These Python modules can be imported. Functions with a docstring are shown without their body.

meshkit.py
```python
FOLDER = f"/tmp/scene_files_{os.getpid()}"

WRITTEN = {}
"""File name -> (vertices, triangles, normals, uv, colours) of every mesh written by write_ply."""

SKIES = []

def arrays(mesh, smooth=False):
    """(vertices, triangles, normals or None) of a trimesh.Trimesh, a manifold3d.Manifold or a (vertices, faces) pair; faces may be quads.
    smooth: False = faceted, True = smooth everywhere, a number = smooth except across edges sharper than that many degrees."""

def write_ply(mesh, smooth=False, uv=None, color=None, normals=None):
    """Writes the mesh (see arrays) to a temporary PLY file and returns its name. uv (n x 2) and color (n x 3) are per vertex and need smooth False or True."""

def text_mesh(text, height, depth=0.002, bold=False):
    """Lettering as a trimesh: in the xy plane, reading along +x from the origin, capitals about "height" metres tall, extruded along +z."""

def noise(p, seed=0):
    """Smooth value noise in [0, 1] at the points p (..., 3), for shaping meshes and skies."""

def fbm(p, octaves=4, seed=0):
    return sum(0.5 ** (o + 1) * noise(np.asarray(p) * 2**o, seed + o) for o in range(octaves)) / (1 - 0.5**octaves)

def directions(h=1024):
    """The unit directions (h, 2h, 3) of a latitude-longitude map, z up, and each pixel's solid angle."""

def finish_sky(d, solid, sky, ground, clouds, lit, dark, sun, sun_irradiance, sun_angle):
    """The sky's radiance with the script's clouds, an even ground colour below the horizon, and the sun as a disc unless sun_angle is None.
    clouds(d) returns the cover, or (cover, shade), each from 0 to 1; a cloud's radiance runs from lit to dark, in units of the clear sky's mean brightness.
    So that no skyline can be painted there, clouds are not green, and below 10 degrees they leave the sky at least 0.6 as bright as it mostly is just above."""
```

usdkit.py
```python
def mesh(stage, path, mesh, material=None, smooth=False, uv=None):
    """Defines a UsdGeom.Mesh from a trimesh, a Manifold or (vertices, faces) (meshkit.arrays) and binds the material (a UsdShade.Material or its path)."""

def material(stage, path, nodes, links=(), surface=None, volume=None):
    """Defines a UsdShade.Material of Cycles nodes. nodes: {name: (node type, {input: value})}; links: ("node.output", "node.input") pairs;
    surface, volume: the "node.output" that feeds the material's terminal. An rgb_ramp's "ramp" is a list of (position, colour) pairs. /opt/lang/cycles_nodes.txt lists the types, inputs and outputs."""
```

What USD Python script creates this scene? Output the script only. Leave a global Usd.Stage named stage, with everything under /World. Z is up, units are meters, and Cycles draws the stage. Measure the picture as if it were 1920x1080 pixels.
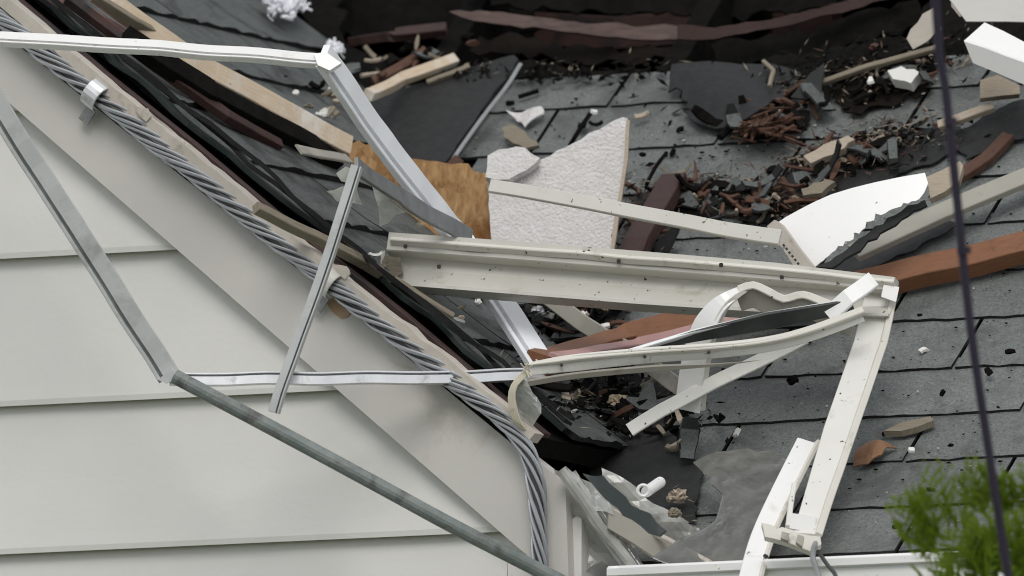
import math, numpy as np, trimesh, usdkit, meshkit
from pxr import Usd, UsdGeom, UsdLux, UsdShade, Gf, Sdf
from shapely.geometry import Polygon, box as sbox
from shapely.ops import unary_union

stage = Usd.Stage.CreateInMemory()
UsdGeom.SetStageUpAxis(stage, UsdGeom.Tokens.z)
UsdGeom.Xform.Define(stage, '/World')
UsdGeom.Scope.Define(stage, '/World/Looks')
AZ, EL, DIST, PXM = math.radians(26), math.radians(6), 30.0, 1300.0       # view azimuth, elevation, metres to the wall, photo pixels per metre there
EXPOSURE, SKY, SUN_I, SUN_EL, SUN_AZ = 0.24, 0.105, 0.30, math.radians(44), math.radians(158)
VD = np.array([-math.sin(AZ)*math.cos(EL), math.cos(AZ)*math.cos(EL), math.sin(EL)])
VR = np.array([math.cos(AZ), math.sin(AZ), 0.0]); VU = np.cross(VR, VD)
TGT = np.array([0, 0, 4.7]); CAM = TGT - DIST*VD
cam = UsdGeom.Camera.Define(stage, '/World/camera')
cam.AddTransformOp().Set(Gf.Matrix4d(*VR, 0, *VU, 0, *(-VD), 0, *CAM, 1))
cam.CreateHorizontalApertureAttr(36.0); cam.CreateVerticalApertureAttr(36.0*9/16)
cam.CreateFocalLengthAttr(36.0*DIST/(1920/PXM)); cam.CreateClippingRangeAttr(Gf.Vec2f(0.5, 2000))
cam.CreateFStopAttr(6.8); cam.CreateFocusDistanceAttr(30.05); cam.CreateExposureAttr(EXPOSURE)
dome = UsdLux.DomeLight.Define(stage, '/World/sky')
dome.GetPrim().SetCustomDataByKey('label', 'even grey overcast sky'); dome.GetPrim().SetCustomDataByKey('category', 'sky'); dome.GetPrim().SetCustomDataByKey('kind', 'structure')
skym = usdkit.material(stage, '/World/Looks/sky', {
    's': ('sky_texture', {'sky_type': 'single_scattering', 'sun_disc': False, 'sun_elevation': SUN_EL, 'sun_rotation': SUN_AZ}),
    'tc': ('texture_coordinate', {}), 'n': ('noise_texture', {'scale': 2.2, 'detail': 5}),
    'r': ('rgb_ramp', {'ramp': [(0.3, (5.6, 5.8, 6.1)), (0.7, (7.6, 7.75, 8.0))]}),
    'm': ('mix', {'fac': 0.9}), 'b': ('background_shader', {'strength': SKY})},
    [('tc.generated', 'n.vector'), ('n.fac', 'r.fac'), ('s.color', 'm.color1'), ('r.color', 'm.color2'), ('m.color', 'b.color')], surface='b.background')
UsdShade.MaterialBindingAPI.Apply(dome.GetPrim()).Bind(skym)
sun = UsdLux.DistantLight.Define(stage, '/World/sun')
sun.CreateIntensityAttr(SUN_I); sun.CreateAngleAttr(28.0); sun.CreateColorAttr(Gf.Vec3f(1, .97, .93)); sun.CreateNormalizeAttr(True)
sd = np.array([math.sin(SUN_AZ)*math.cos(SUN_EL), math.cos(SUN_AZ)*math.cos(SUN_EL), math.sin(SUN_EL)])
xx = np.cross([0, 0, 1], sd); xx /= np.linalg.norm(xx); yy = np.cross(sd, xx)
sun.AddTransformOp().Set(Gf.Matrix4d(*xx, 0, *yy, 0, *sd, 0, 0, 0, 20, 1))

# ------------------------------------------------------------------ geometry helpers
def nrm(v): v = np.asarray(v, float); return v/np.linalg.norm(v)
def ray(px, py): return VD + VR*(px-960)/PXM/DIST + VU*(540-py)/PXM/DIST
def hit(px, py, p, n): w = ray(px, py); return CAM + w*(((p-CAM)@n)/(w@n))
NY = np.array([0, -1.0, 0])
GA = hit(20, 0, np.array([0, -.03, 0]), NY); GB = hit(860, 690, np.array([0, -.03, 0]), NY)   # the rake of the gable roof
QG = math.atan2(GA[2]-GB[2], GB[0]-GA[0]); NG = np.array([math.sin(QG), 0, math.cos(QG)])     # gable roof plane
PM = math.radians(40); NM = np.array([0, -math.sin(PM), math.cos(PM)])                        # main roof plane
VAL = hit(1030, 650, GB, NG)                                                                  # a point of the valley
CG, SG = math.cos(QG), math.sin(QG); CP, SP = math.cos(PM), math.sin(PM)
TOCAM = -VD
def X(px, py, w=0.0):
    """a pixel of the photograph on: a depth (number), the wall ('y', offset), a roof plane ('M'|'G'|'R', height)"""
    if isinstance(w, (int, float)): return hit(px, py, TGT + VD*w, TOCAM)
    k, h = w
    if k == 'y': return hit(px, py, np.array([0, h, 0.]), NY)
    if k == 'M': return hit(px, py, VAL + NM*h, NM)
    if k == 'G': return hit(px, py, VAL + NG*h, NG)
    a, b = X(px, py, ('M', h)), X(px, py, ('G', h))
    return a if (a-CAM)@VD < (b-CAM)@VD else b
def onroof(px, py):
    p = X(px, py, ('R', 0.012)); g = X(px, py, ('G', .012))
    return p[0] < XE-.01 and p[1] > .06 if np.allclose(p, g) else p[2] > mpt(0, VM_EAVE)[2]+.02
def gpt(y, v): return np.array([VAL[0]-v*CG, y, VAL[2]+v*SG])          # gable roof: y along the courses, v up the slope
def mpt(x, v): return np.array([x, VAL[1]+v*CP, VAL[2]+v*SP])          # main roof: x along the courses, v up the slope
def frame(n, up=VU):
    n = nrm(n); a = nrm(np.cross(up, n)); return a, np.cross(n, a), n   # a to the right, b up, n out
def spline(pts, step=.009):
    p = np.asarray(pts, float)
    if len(p) < 3: return p
    q = np.vstack([2*p[0]-p[1], p, 2*p[-1]-p[-2]]); out = []
    for i in range(1, len(q)-2):
        n = max(2, int(np.linalg.norm(q[i+1]-q[i])/step))
        for t in np.arange(n)/n:
            out.append(.5*((2*q[i]) + (q[i+1]-q[i-1])*t + (2*q[i-1]-5*q[i]+4*q[i+1]-q[i+2])*t*t + (3*q[i]-q[i-1]-3*q[i+1]+q[i+2])*t**3))
    return np.array(out + [p[-1]])
def cat(ms):
    V, F, U, o = [], [], [], 0
    for v, f, u in ms: V.append(v); F.append(np.asarray(f)+o); U.append(u); o += len(v)
    return np.vstack(V), np.vstack(F), np.vstack(U)
def area(p): p = np.asarray(p); q = np.roll(p, -1, 0); return .5*np.sum(p[:, 0]*q[:, 1]-q[:, 0]*p[:, 1])
def sweep(path, prof, face=TOCAM, scale=None, cap=True, twist=None):
    """profile (u: to the right of travel as the viewer sees it, v: towards face) swept along a path; faces outward"""
    P = np.asarray(path, float); prof = np.asarray(prof, float); n = len(P); k = len(prof)
    if area(prof) > 0: prof = prof[::-1]
    T = np.gradient(P, axis=0); T /= np.linalg.norm(T, axis=1)[:, None]
    Fc = np.broadcast_to(np.asarray(face, float), P.shape)
    N = Fc - (Fc*T).sum(1)[:, None]*T; N /= np.linalg.norm(N, axis=1)[:, None]; B = np.cross(T, N)
    if twist is not None:
        c, s = np.cos(twist)[:, None], np.sin(twist)[:, None]; N, B = N*c+B*s, B*c-N*s
    sc = np.ones((n, 2)) if scale is None else np.asarray(scale, float).reshape(n, -1)*np.ones((1, 2))
    L = np.concatenate([[0], np.cumsum(np.linalg.norm(np.diff(P, axis=0), axis=1))])
    out = []
    nxt = np.roll(np.arange(k), -1); per = np.concatenate([[0], np.cumsum(np.linalg.norm(prof-np.roll(prof, -1, 0), axis=1))])
    ring = lambda j: P + B*(prof[j, 0]*sc[:, :1]) + N*(prof[j, 1]*sc[:, 1:])
    for j in range(k):
        a, b = ring(j), ring(nxt[j]); v = np.vstack([a, b]); i = np.arange(n-1)
        f = np.vstack([np.c_[i, i+1, i+1+n], np.c_[i, i+1+n, i+n]])
        out.append((v, f, np.vstack([np.c_[L, np.full(n, per[j])], np.c_[L, np.full(n, per[j+1])]])))
    if cap:
        pv, pf = trimesh.creation.triangulate_polygon(Polygon(prof), engine='earcut')
        for e, fl in ((0, 0), (n-1, 1)):
            v = P[e] + np.outer(pv[:, 0]*sc[e, 0], B[e]) + np.outer(pv[:, 1]*sc[e, 1], N[e])
            f = np.asarray(pf); m = np.cross(v[f[:, 1]]-v[f[:, 0]], v[f[:, 2]]-v[f[:, 0]]).sum(0)
            if (m@T[e] > 0) != bool(fl): f = f[:, ::-1]
            out.append((v, f, pv + L[e]))
    return cat(out)
def flat(w, t, c=.0012): h = w/2; return [(-h, -t), (h, -t), (h, -c), (h-c, 0), (-h+c, 0), (-h, -c)]
def tube(path, rad, k=8, smooth=True, rough=0, seed=0):
    P = np.asarray(path, float); a = np.arange(k)*2*np.pi/k
    return sweep(P, np.c_[np.cos(a), np.sin(a)]*rad)
def jag(poly, amp, step, rng):
    out = []
    p = np.asarray(poly, float)
    for a, b in zip(p, np.roll(p, -1, 0)):
        n = max(1, int(np.linalg.norm(b-a)/step)); nn = np.array([-(b-a)[1], (b-a)[0]])/max(np.linalg.norm(b-a), 1e-9)
        for i in range(n): out.append(a+(b-a)*i/n + (nn*rng.normal()*amp if i else 0))
    q = Polygon(out).buffer(0)
    if q.geom_type != 'Polygon': q = max(q.geoms, key=lambda g: g.area)
    return np.asarray(q.exterior.coords)[:-1]
def plate(poly2, o, n, th, up=VU, bend=None, edge=None):
    """a polygon in the plane (o, n), th thick (towards -n); bend(x, y) lifts it along n"""
    a, b, n = frame(n, up)
    pg = poly2 if hasattr(poly2, 'exterior') else Polygon(poly2).buffer(0)
    if pg.geom_type != 'Polygon': pg = max(pg.geoms, key=lambda g: g.area)
    if bend is None: v2, f2 = trimesh.creation.triangulate_polygon(pg, engine='earcut')
    else:                                                          # regular grid clipped to the outline
        x0, y0, x1, y1 = pg.bounds; gx = np.arange(math.floor(x0/edge), math.ceil(x1/edge))*edge; gy = np.arange(math.floor(y0/edge), math.ceil(y1/edge))*edge
        vs, fs, o_ = [], [], 0
        for xq in gx:
            for yq in gy:
                c = pg.intersection(sbox(xq, yq, xq+edge, yq+edge))
                for g in getattr(c, 'geoms', [c]):
                    if g.geom_type == 'Polygon' and g.area > 1e-9:
                        tv, tf = trimesh.creation.triangulate_polygon(g, engine='earcut'); vs.append(tv); fs.append(tf+o_); o_ += len(tv)
        v2, f2 = np.vstack(vs), np.vstack(fs)
    f2 = np.asarray(f2); c = np.cross(v2[f2[:, 1]]-v2[f2[:, 0]], v2[f2[:, 2]]-v2[f2[:, 0]]); f2 = np.where((c < 0)[:, None], f2[:, ::-1], f2)
    L = lambda q, h: o + np.outer(q[:, 0], a) + np.outer(q[:, 1], b) + np.outer((bend(q[:, 0], q[:, 1]) if bend else 0*q[:, 0]) + h, n)
    out = [(L(v2, 0), f2, v2), (L(v2, -th), f2[:, ::-1], v2)]
    for rg in [pg.exterior, *pg.interiors]:
        e = np.asarray(rg.coords)
        if bend is not None:
            s = []
            for p, q in zip(e[:-1], e[1:]):
                m = max(1, int(np.linalg.norm(q-p)/edge)); s += [p+(q-p)*i/m for i in range(m)]
            e = np.array(s+[e[-1]])
        if (area(e[:-1]) > 0) == (rg is pg.exterior): pass
        else: e = e[::-1]
        m = len(e); i = np.arange(m-1)
        out.append((np.vstack([L(e, 0), L(e, -th)]), np.vstack([np.c_[i, i+m, i+m+1], np.c_[i, i+m+1, i+1]]), np.vstack([e, e+.003])))
    return cat(out)
def slab(px, at, n, th, jit=0, step=.015, seed=1, up=VU, bend=None, edge=None):
    """outline in photo pixels laid on the plane through at = (px, py, where) with normal n"""
    o = X(*at) if isinstance(at, tuple) else at; a, b, nn = frame(n, up)
    p = np.array([[(hit(x, y, o, nn)-o)@a, (hit(x, y, o, nn)-o)@b] for x, y in px])
    if area(p) < 0: p = p[::-1]
    if jit: p = jag(p, jit, step, np.random.default_rng(seed))
    return plate(p, o, nn, th, up, bend, edge)
def boxm(c, size, R=np.eye(3)):
    t = trimesh.creation.box(size); v = np.asarray(t.vertices)
    return v@R + np.asarray(c), np.asarray(t.faces), v[:, :2]+v[:, 2:]
def rock(c, size, rng, R=np.eye(3), sub=1):
    t = trimesh.creation.icosphere(subdivisions=sub, radius=.5); v = np.asarray(t.vertices)*(1+rng.normal(size=(len(t.vertices), 1))*.22)
    v = v*np.asarray(size); return v@R + np.asarray(c), np.asarray(t.faces), v[:, :2]

# ------------------------------------------------------------------ prims
COUNT = {}
def numbered(parent, name):
    k = (parent, name); COUNT[k] = COUNT.get(k, -1)+1
    return f'{parent}/{name}' + (f'_{COUNT[k]:03d}' if COUNT[k] else '')
BASE = {}
def tag(p, label=None, category=None, group=None, kind=None):
    for k, v in (('label', label), ('category', category), ('group', group), ('kind', kind)):
        if v: p.SetCustomDataByKey(k, v)
def put(path, m, material, base, smooth=False):
    v, f, u = m
    if smooth is True: return usdkit.mesh(stage, path, (v-base, f), LOOK[material], smooth=True, uv=u)
    return usdkit.mesh(stage, path, (v-base, f), LOOK[material], smooth=smooth, uv=u if smooth is False else None)
def one(name, label, category, m, material, group=None, kind=None, smooth=False):
    v = m[0]; base = np.array([*v.mean(0)[:2], v[:, 2].min()])
    path = numbered('/World', name); g = put(path, m, material, base, smooth); g.AddTranslateOp().Set(Gf.Vec3d(*base)); tag(g.GetPrim(), label, category, group, kind); return path
def thing(name, label, category, base, group=None, kind=None):
    path = numbered('/World', name); x = UsdGeom.Xform.Define(stage, path); x.AddTranslateOp().Set(Gf.Vec3d(*map(float, base)))
    tag(x.GetPrim(), label, category, group, kind); BASE[path] = np.asarray(base, float); return path
def part(parent, name, m, material, label=None, kind=None, smooth=False):
    path = numbered(parent, name); g = put(path, m, material, BASE[parent], smooth); BASE[path] = BASE[parent]; tag(g.GetPrim(), label, None, None, kind); return path
def holder(parent, name, label=None):
    path = numbered(parent, name); x = UsdGeom.Xform.Define(stage, path); BASE[path] = BASE[parent]; tag(x.GetPrim(), label); return path

# ------------------------------------------------------------------ materials
LOOK = {}
def look(name, base, base2=None, scale=30, rough=.5, spec=.5, metal=0, spots=None, spot_scale=60, spot_at=.68, bump=0, bump_scale=200, stretch=None, rand=0, edge=None, grime=None, grime_at=.55, grime_scale=9, coat=0):
    """paint, wood, stone...: two tones by noise, dark specks, grime blotches, fine relief. stretch: grain along the length (uses the mesh's own coordinates)"""
    n = {'tc': ('texture_coordinate', {}), 'p': ('principled_bsdf', {'roughness': rough, 'specular_ior_level': spec, 'metallic': metal, 'coat_weight': coat})}; l = []
    src = 'tc.object'
    if stretch:
        n['map'] = ('mapping', {'scale': (*stretch, 1)}); l.append(('tc.UV', 'map.vector')); src = 'map.vector'
    n['n'] = ('noise_texture', {'scale': scale, 'detail': 6, 'roughness': .65}); l.append((src, 'n.vector'))
    n['r'] = ('rgb_ramp', {'ramp': [(.3, base), (.7, base2 or base)]}); l.append(('n.fac', 'r.fac')); col = 'r.color'
    if grime:
        n['gn'] = ('noise_texture', {'scale': grime_scale, 'detail': 7, 'roughness': .7, 'distortion': .5}); l.append(('tc.object', 'gn.vector'))
        n['gr'] = ('rgb_ramp', {'ramp': [(grime_at, (0, 0, 0)), (grime_at+.16, (1, 1, 1))]}); l.append(('gn.fac', 'gr.fac'))
        n['gm'] = ('mix_color', {'b': grime}); l += [('gr.color', 'gm.fac'), (col, 'gm.a')]; col = 'gm.result'
    if spots:
        n['sn'] = ('noise_texture', {'scale': spot_scale, 'detail': 3, 'roughness': .6}); l.append(('tc.object', 'sn.vector'))
        n['sr'] = ('rgb_ramp', {'ramp': [(spot_at, (0, 0, 0)), (spot_at+.03, (1, 1, 1))]}); l.append(('sn.fac', 'sr.fac'))
        n['sm'] = ('mix_color', {'b': spots}); l += [('sr.color', 'sm.fac'), (col, 'sm.a')]; col = 'sm.result'
    if rand:
        n['oi'] = ('object_info', {}); n['rr'] = ('map_range', {'to_min': 1-rand, 'to_max': 1+rand}); l.append(('oi.random', 'rr.value'))
        n['rm'] = ('mix_color', {'blend_type': 'multiply', 'fac': 1.0, 'use_clamp': False}); n['cc'] = ('combine_color', {})
        l += [('rr.result', 'cc.r'), ('rr.result', 'cc.g'), ('rr.result', 'cc.b'), (col, 'rm.a'), ('cc.color', 'rm.b')]; col = 'rm.result'
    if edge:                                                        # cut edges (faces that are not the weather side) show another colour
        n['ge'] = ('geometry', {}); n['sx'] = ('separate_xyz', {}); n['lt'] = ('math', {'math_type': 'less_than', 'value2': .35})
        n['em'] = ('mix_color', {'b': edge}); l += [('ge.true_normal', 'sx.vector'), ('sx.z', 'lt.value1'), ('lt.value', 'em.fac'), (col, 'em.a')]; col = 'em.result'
    l.append((col, 'p.base_color'))
    if bump:
        n['bn'] = ('noise_texture', {'scale': bump_scale, 'detail': 4}); n['bu'] = ('bump', {'strength': min(1, bump), 'distance': .002*max(1, bump)})
        l += [(src if stretch else 'tc.object', 'bn.vector'), ('bn.fac', 'bu.height'), ('bu.normal', 'p.normal')]
    LOOK[name] = usdkit.material(stage, '/World/Looks/'+name, n, l, surface='p.BSDF')
SOOT = (.02, .018, .016)
look('vinyl', (.69, .675, .64), (.725, .71, .675), 3, .5, .35, spots=(.5, .46, .4), spot_scale=30, spot_at=.79, grime=(.645, .625, .585), grime_at=.54, grime_scale=2.2, bump=.15, bump_scale=90)
look('rake_paint', (.55, .525, .49), (.60, .575, .535), 4, .5, .4, grime=(.40, .36, .29), grime_at=.6, grime_scale=4, spots=(.25, .2, .15), spot_scale=30, spot_at=.8, bump=.1, bump_scale=60)
look('cream_edge', (.55, .50, .43), (.42, .38, .33), 25, .6, .3, grime=(.20, .17, .13), grime_at=.58, grime_scale=18)
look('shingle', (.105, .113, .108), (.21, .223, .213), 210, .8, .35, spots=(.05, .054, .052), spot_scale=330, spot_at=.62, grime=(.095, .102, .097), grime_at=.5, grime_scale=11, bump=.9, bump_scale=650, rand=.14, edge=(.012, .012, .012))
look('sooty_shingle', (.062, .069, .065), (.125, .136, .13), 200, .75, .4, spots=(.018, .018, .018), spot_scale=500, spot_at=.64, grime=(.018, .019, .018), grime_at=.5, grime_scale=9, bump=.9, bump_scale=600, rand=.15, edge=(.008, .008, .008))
look('felt', (.012, .0125, .0125), (.024, .024, .024), 60, .7, .3, bump=.4, bump_scale=160, spots=(.08, .08, .075), spot_scale=140, spot_at=.76)
look('char', (.004, .0038, .0035), (.010, .009, .008), 40, .95, .06, bump=1, bump_scale=90)
look('charred_red', (.03, .014, .011), (.055, .024, .018), 18, .6, .4, stretch=(3, 30), bump=.6, bump_scale=30, grime=(.008, .007, .006), grime_at=.5, grime_scale=12)
look('white_paint', (.80, .79, .77), (.84, .83, .81), 5, .32, .5, spots=SOOT, spot_scale=70, spot_at=.71, grime=(.62, .59, .53), grime_at=.6, grime_scale=10)
look('white_dirty', (.66, .645, .60), (.73, .715, .67), 8, .45, .45, spots=SOOT, spot_scale=75, spot_at=.675, grime=(.42, .385, .31), grime_at=.56, grime_scale=9, bump=.1, bump_scale=80)
look('white_metal', (.84, .85, .87), (.88, .89, .91), 6, .25, .5, coat=.3, spots=SOOT, spot_scale=60, spot_at=.72)
look('grey_paint', (.40, .415, .405), (.47, .48, .47), 6, .5, .4, grime=(.33, .335, .32), grime_at=.5, grime_scale=14)
look('cream_paint', (.62, .595, .525), (.68, .65, .58), 8, .5, .4, spots=SOOT, spot_scale=80, spot_at=.68, grime=(.36, .33, .26), grime_at=.58, grime_scale=12)
look('rail_paint', (.50, .485, .43), (.56, .545, .49), 8, .42, .45, spots=SOOT, spot_scale=85, spot_at=.675, grime=(.33, .31, .25), grime_at=.58, grime_scale=14, bump=.1, bump_scale=60)
look('taupe_trim', (.30, .285, .24), (.36, .34, .29), 10, .5, .4, grime=(.16, .15, .12), grime_at=.56, grime_scale=10)
look('aluminium', (.60, .61, .62), (.72, .725, .73), 14, .42, .5, metal=.6, spots=(.05, .05, .05), spot_scale=80, spot_at=.72, grime=(.36, .36, .34), grime_at=.55, grime_scale=15, bump=.15, bump_scale=50)
look('dull_aluminium', (.24, .25, .25), (.34, .35, .345), 14, .45, .5, metal=.55, spots=(.04, .04, .04), spot_scale=90, spot_at=.7, grime=(.2, .2, .185), grime_at=.52, grime_scale=14)
look('dark_metal', (.03, .034, .032), (.07, .075, .072), 14, .4, .5, metal=.5, spots=(.5, .5, .5), spot_scale=90, spot_at=.76)
look('strand', (.27, .28, .29), (.45, .46, .47), 25, .4, .5, metal=.55, stretch=(2, 60), grime=(.12, .12, .125), grime_at=.6, grime_scale=14)
look('red_wood', (.17, .072, .034), (.26, .115, .055), 12, .55, .35, stretch=(3, 40), bump=.5, bump_scale=40, grime=(.07, .026, .014), grime_at=.56, grime_scale=9)
look('tan_wood', (.48, .37, .25), (.60, .50, .38), 10, .6, .3, stretch=(3, 35), bump=.3, bump_scale=30, grime=(.66, .62, .56), grime_at=.5, grime_scale=7, spots=SOOT, spot_scale=60, spot_at=.7)
look('old_wood', (.17, .145, .105), (.27, .235, .175), 10, .7, .25, stretch=(3, 40), bump=.4, bump_scale=30, grime=(.07, .06, .045), grime_at=.54, grime_scale=12)
look('fresh_wood', (.33, .27, .20), (.46, .39, .31), 12, .65, .3, stretch=(4, 40), bump=.4, bump_scale=30, grime=(.2, .12, .08), grime_at=.58, grime_scale=15)
look('rust_wood', (.06, .028, .018), (.125, .062, .038), 14, .65, .3, stretch=(4, 40), bump=.5, bump_scale=30, grime=(.03, .016, .012), grime_at=.52, grime_scale=20, rand=.3)
look('fibreboard', (.22, .115, .045), (.45, .285, .14), 60, .85, .15, stretch=(1.6, .6), bump=1.6, bump_scale=90, grime=(.17, .075, .025), grime_at=.5, grime_scale=13, spots=(.06, .03, .015), spot_scale=85, spot_at=.7)
look('foam', (.60, .575, .555), (.70, .675, .655), 60, .85, .2, bump=2.2, bump_scale=210, spots=(.10, .09, .085), spot_scale=120, spot_at=.735, grime=(.55, .51, .46), grime_at=.6, grime_scale=12)
look('pink', (.42, .24, .22), (.5, .32, .3), 10, .6, .3, grime=(.2, .11, .1), grime_at=.55, grime_scale=12)
look('mauve_board', (.07, .046, .041), (.15, .10, .088), 8, .6, .35, stretch=(3, 25), grime=(.025, .018, .016), grime_at=.5, grime_scale=8, spots=(.4, .36, .34), spot_scale=45, spot_at=.76)
look('cotton', (.70, .71, .75), (.84, .85, .88), 40, .9, .1, bump=1, bump_scale=90, grime=(.2, .18, .16), grime_at=.62, grime_scale=25)
look('charred_felt', (.005, .0042, .0036), (.014, .0105, .008), 22, .9, .1, bump=1, bump_scale=70, spots=(.07, .05, .035), spot_scale=50, spot_at=.74)
look('green_tarp', (.010, .016, .014), (.02, .03, .026), 12, .35, .5)
look('pipe', (.13, .155, .145), (.22, .24, .225), 30, .55, .4, grime=(.09, .085, .08), grime_at=.5, grime_scale=25, spots=(.45, .44, .4), spot_scale=110, spot_at=.72, bump=.4, bump_scale=120)
look('rubber', (.010, .006, .017), (.018, .012, .028), 20, .5, .4)
look('black_wire', (.02, .02, .02), (.05, .05, .05), 20, .5, .4)
look('cord', (.52, .47, .36), (.62, .57, .46), 40, .6, .3, grime=(.2, .17, .12), grime_at=.58, grime_scale=30)
look('leaf', (.12, .05, .022), (.30, .17, .09), 22, .6, .3, bump=.4, bump_scale=60)
look('ground', (.045, .06, .03), (.07, .085, .04), 3, .9, .2)
look('trunk', (.10, .07, .05), (.16, .12, .085), 20, .85, .2, bump=.6, bump_scale=60)
look('rust_stain', (.42, .24, .12), (.46, .33, .22), 30, .6, .3)
def leafy(name, c1, c2):
    LOOK[name] = usdkit.material(stage, '/World/Looks/'+name, {'ge': ('geometry', {}), 'r': ('rgb_ramp', {'ramp': [(0, c1), (1, c2)]}), 'd': ('principled_bsdf', {'roughness': .55, 'specular_ior_level': .3}), 't': ('translucent_bsdf', {}), 'm': ('mix_closure', {'fac': .5})},
        [('ge.random_per_island', 'r.fac'), ('r.color', 'd.base_color'), ('r.color', 't.color'), ('d.BSDF', 'm.closure1'), ('t.BSDF', 'm.closure2')], surface='m.closure')
leafy('foliage', (.15, .22, .018), (.58, .64, .08))
def film(name, tint, haze, op):
    """torn plastic sheet: mostly see-through, a little milky, glossy"""
    LOOK[name] = usdkit.material(stage, '/World/Looks/'+name, {'tc': ('texture_coordinate', {}), 'n': ('noise_texture', {'scale': 18, 'detail': 5, 'distortion': 1}), 'r': ('map_range', {'from_min': .3, 'from_max': .7, 'to_min': op*.5, 'to_max': min(1, op*1.5)}),
        't': ('transparent_bsdf', {'color': tint}), 'd': ('principled_bsdf', {'base_color': haze, 'roughness': .35}), 'g': ('glossy_bsdf', {'roughness': .12}), 'f': ('fresnel', {'IOR': 1.45}), 'm': ('mix_closure', {}), 'm2': ('mix_closure', {}),
        'bn': ('noise_texture', {'scale': 35, 'detail': 3}), 'bu': ('bump', {'strength': .6, 'distance': .004})},
        [('tc.object', 'n.vector'), ('tc.object', 'bn.vector'), ('bn.fac', 'bu.height'), ('bu.normal', 'g.normal'), ('n.fac', 'r.value'), ('r.result', 'm.fac'), ('t.BSDF', 'm.closure1'), ('d.BSDF', 'm.closure2'), ('f.fac', 'm2.fac'), ('m.closure', 'm2.closure1'), ('g.BSDF', 'm2.closure2')], surface='m2.closure')
film('clear_film', (.93, .94, .92), (.62, .62, .58), .35)
film('milky_film', (.82, .83, .80), (.46, .455, .42), .72)
film('grey_sheet', (.70, .71, .68), (.16, .155, .135), .5)
rng = np.random.default_rng(7)

# ------------------------------------------------------------------ ground
gv = np.array([[-400, -400, 0], [400, -400, 0], [400, 400, 0], [-400, 400, 0.]])
one('ground', 'flat green lawn around the house', 'ground', (gv, np.array([[0, 1, 2], [0, 2, 3]]), gv[:, :2]), 'ground', kind='structure')

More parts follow.
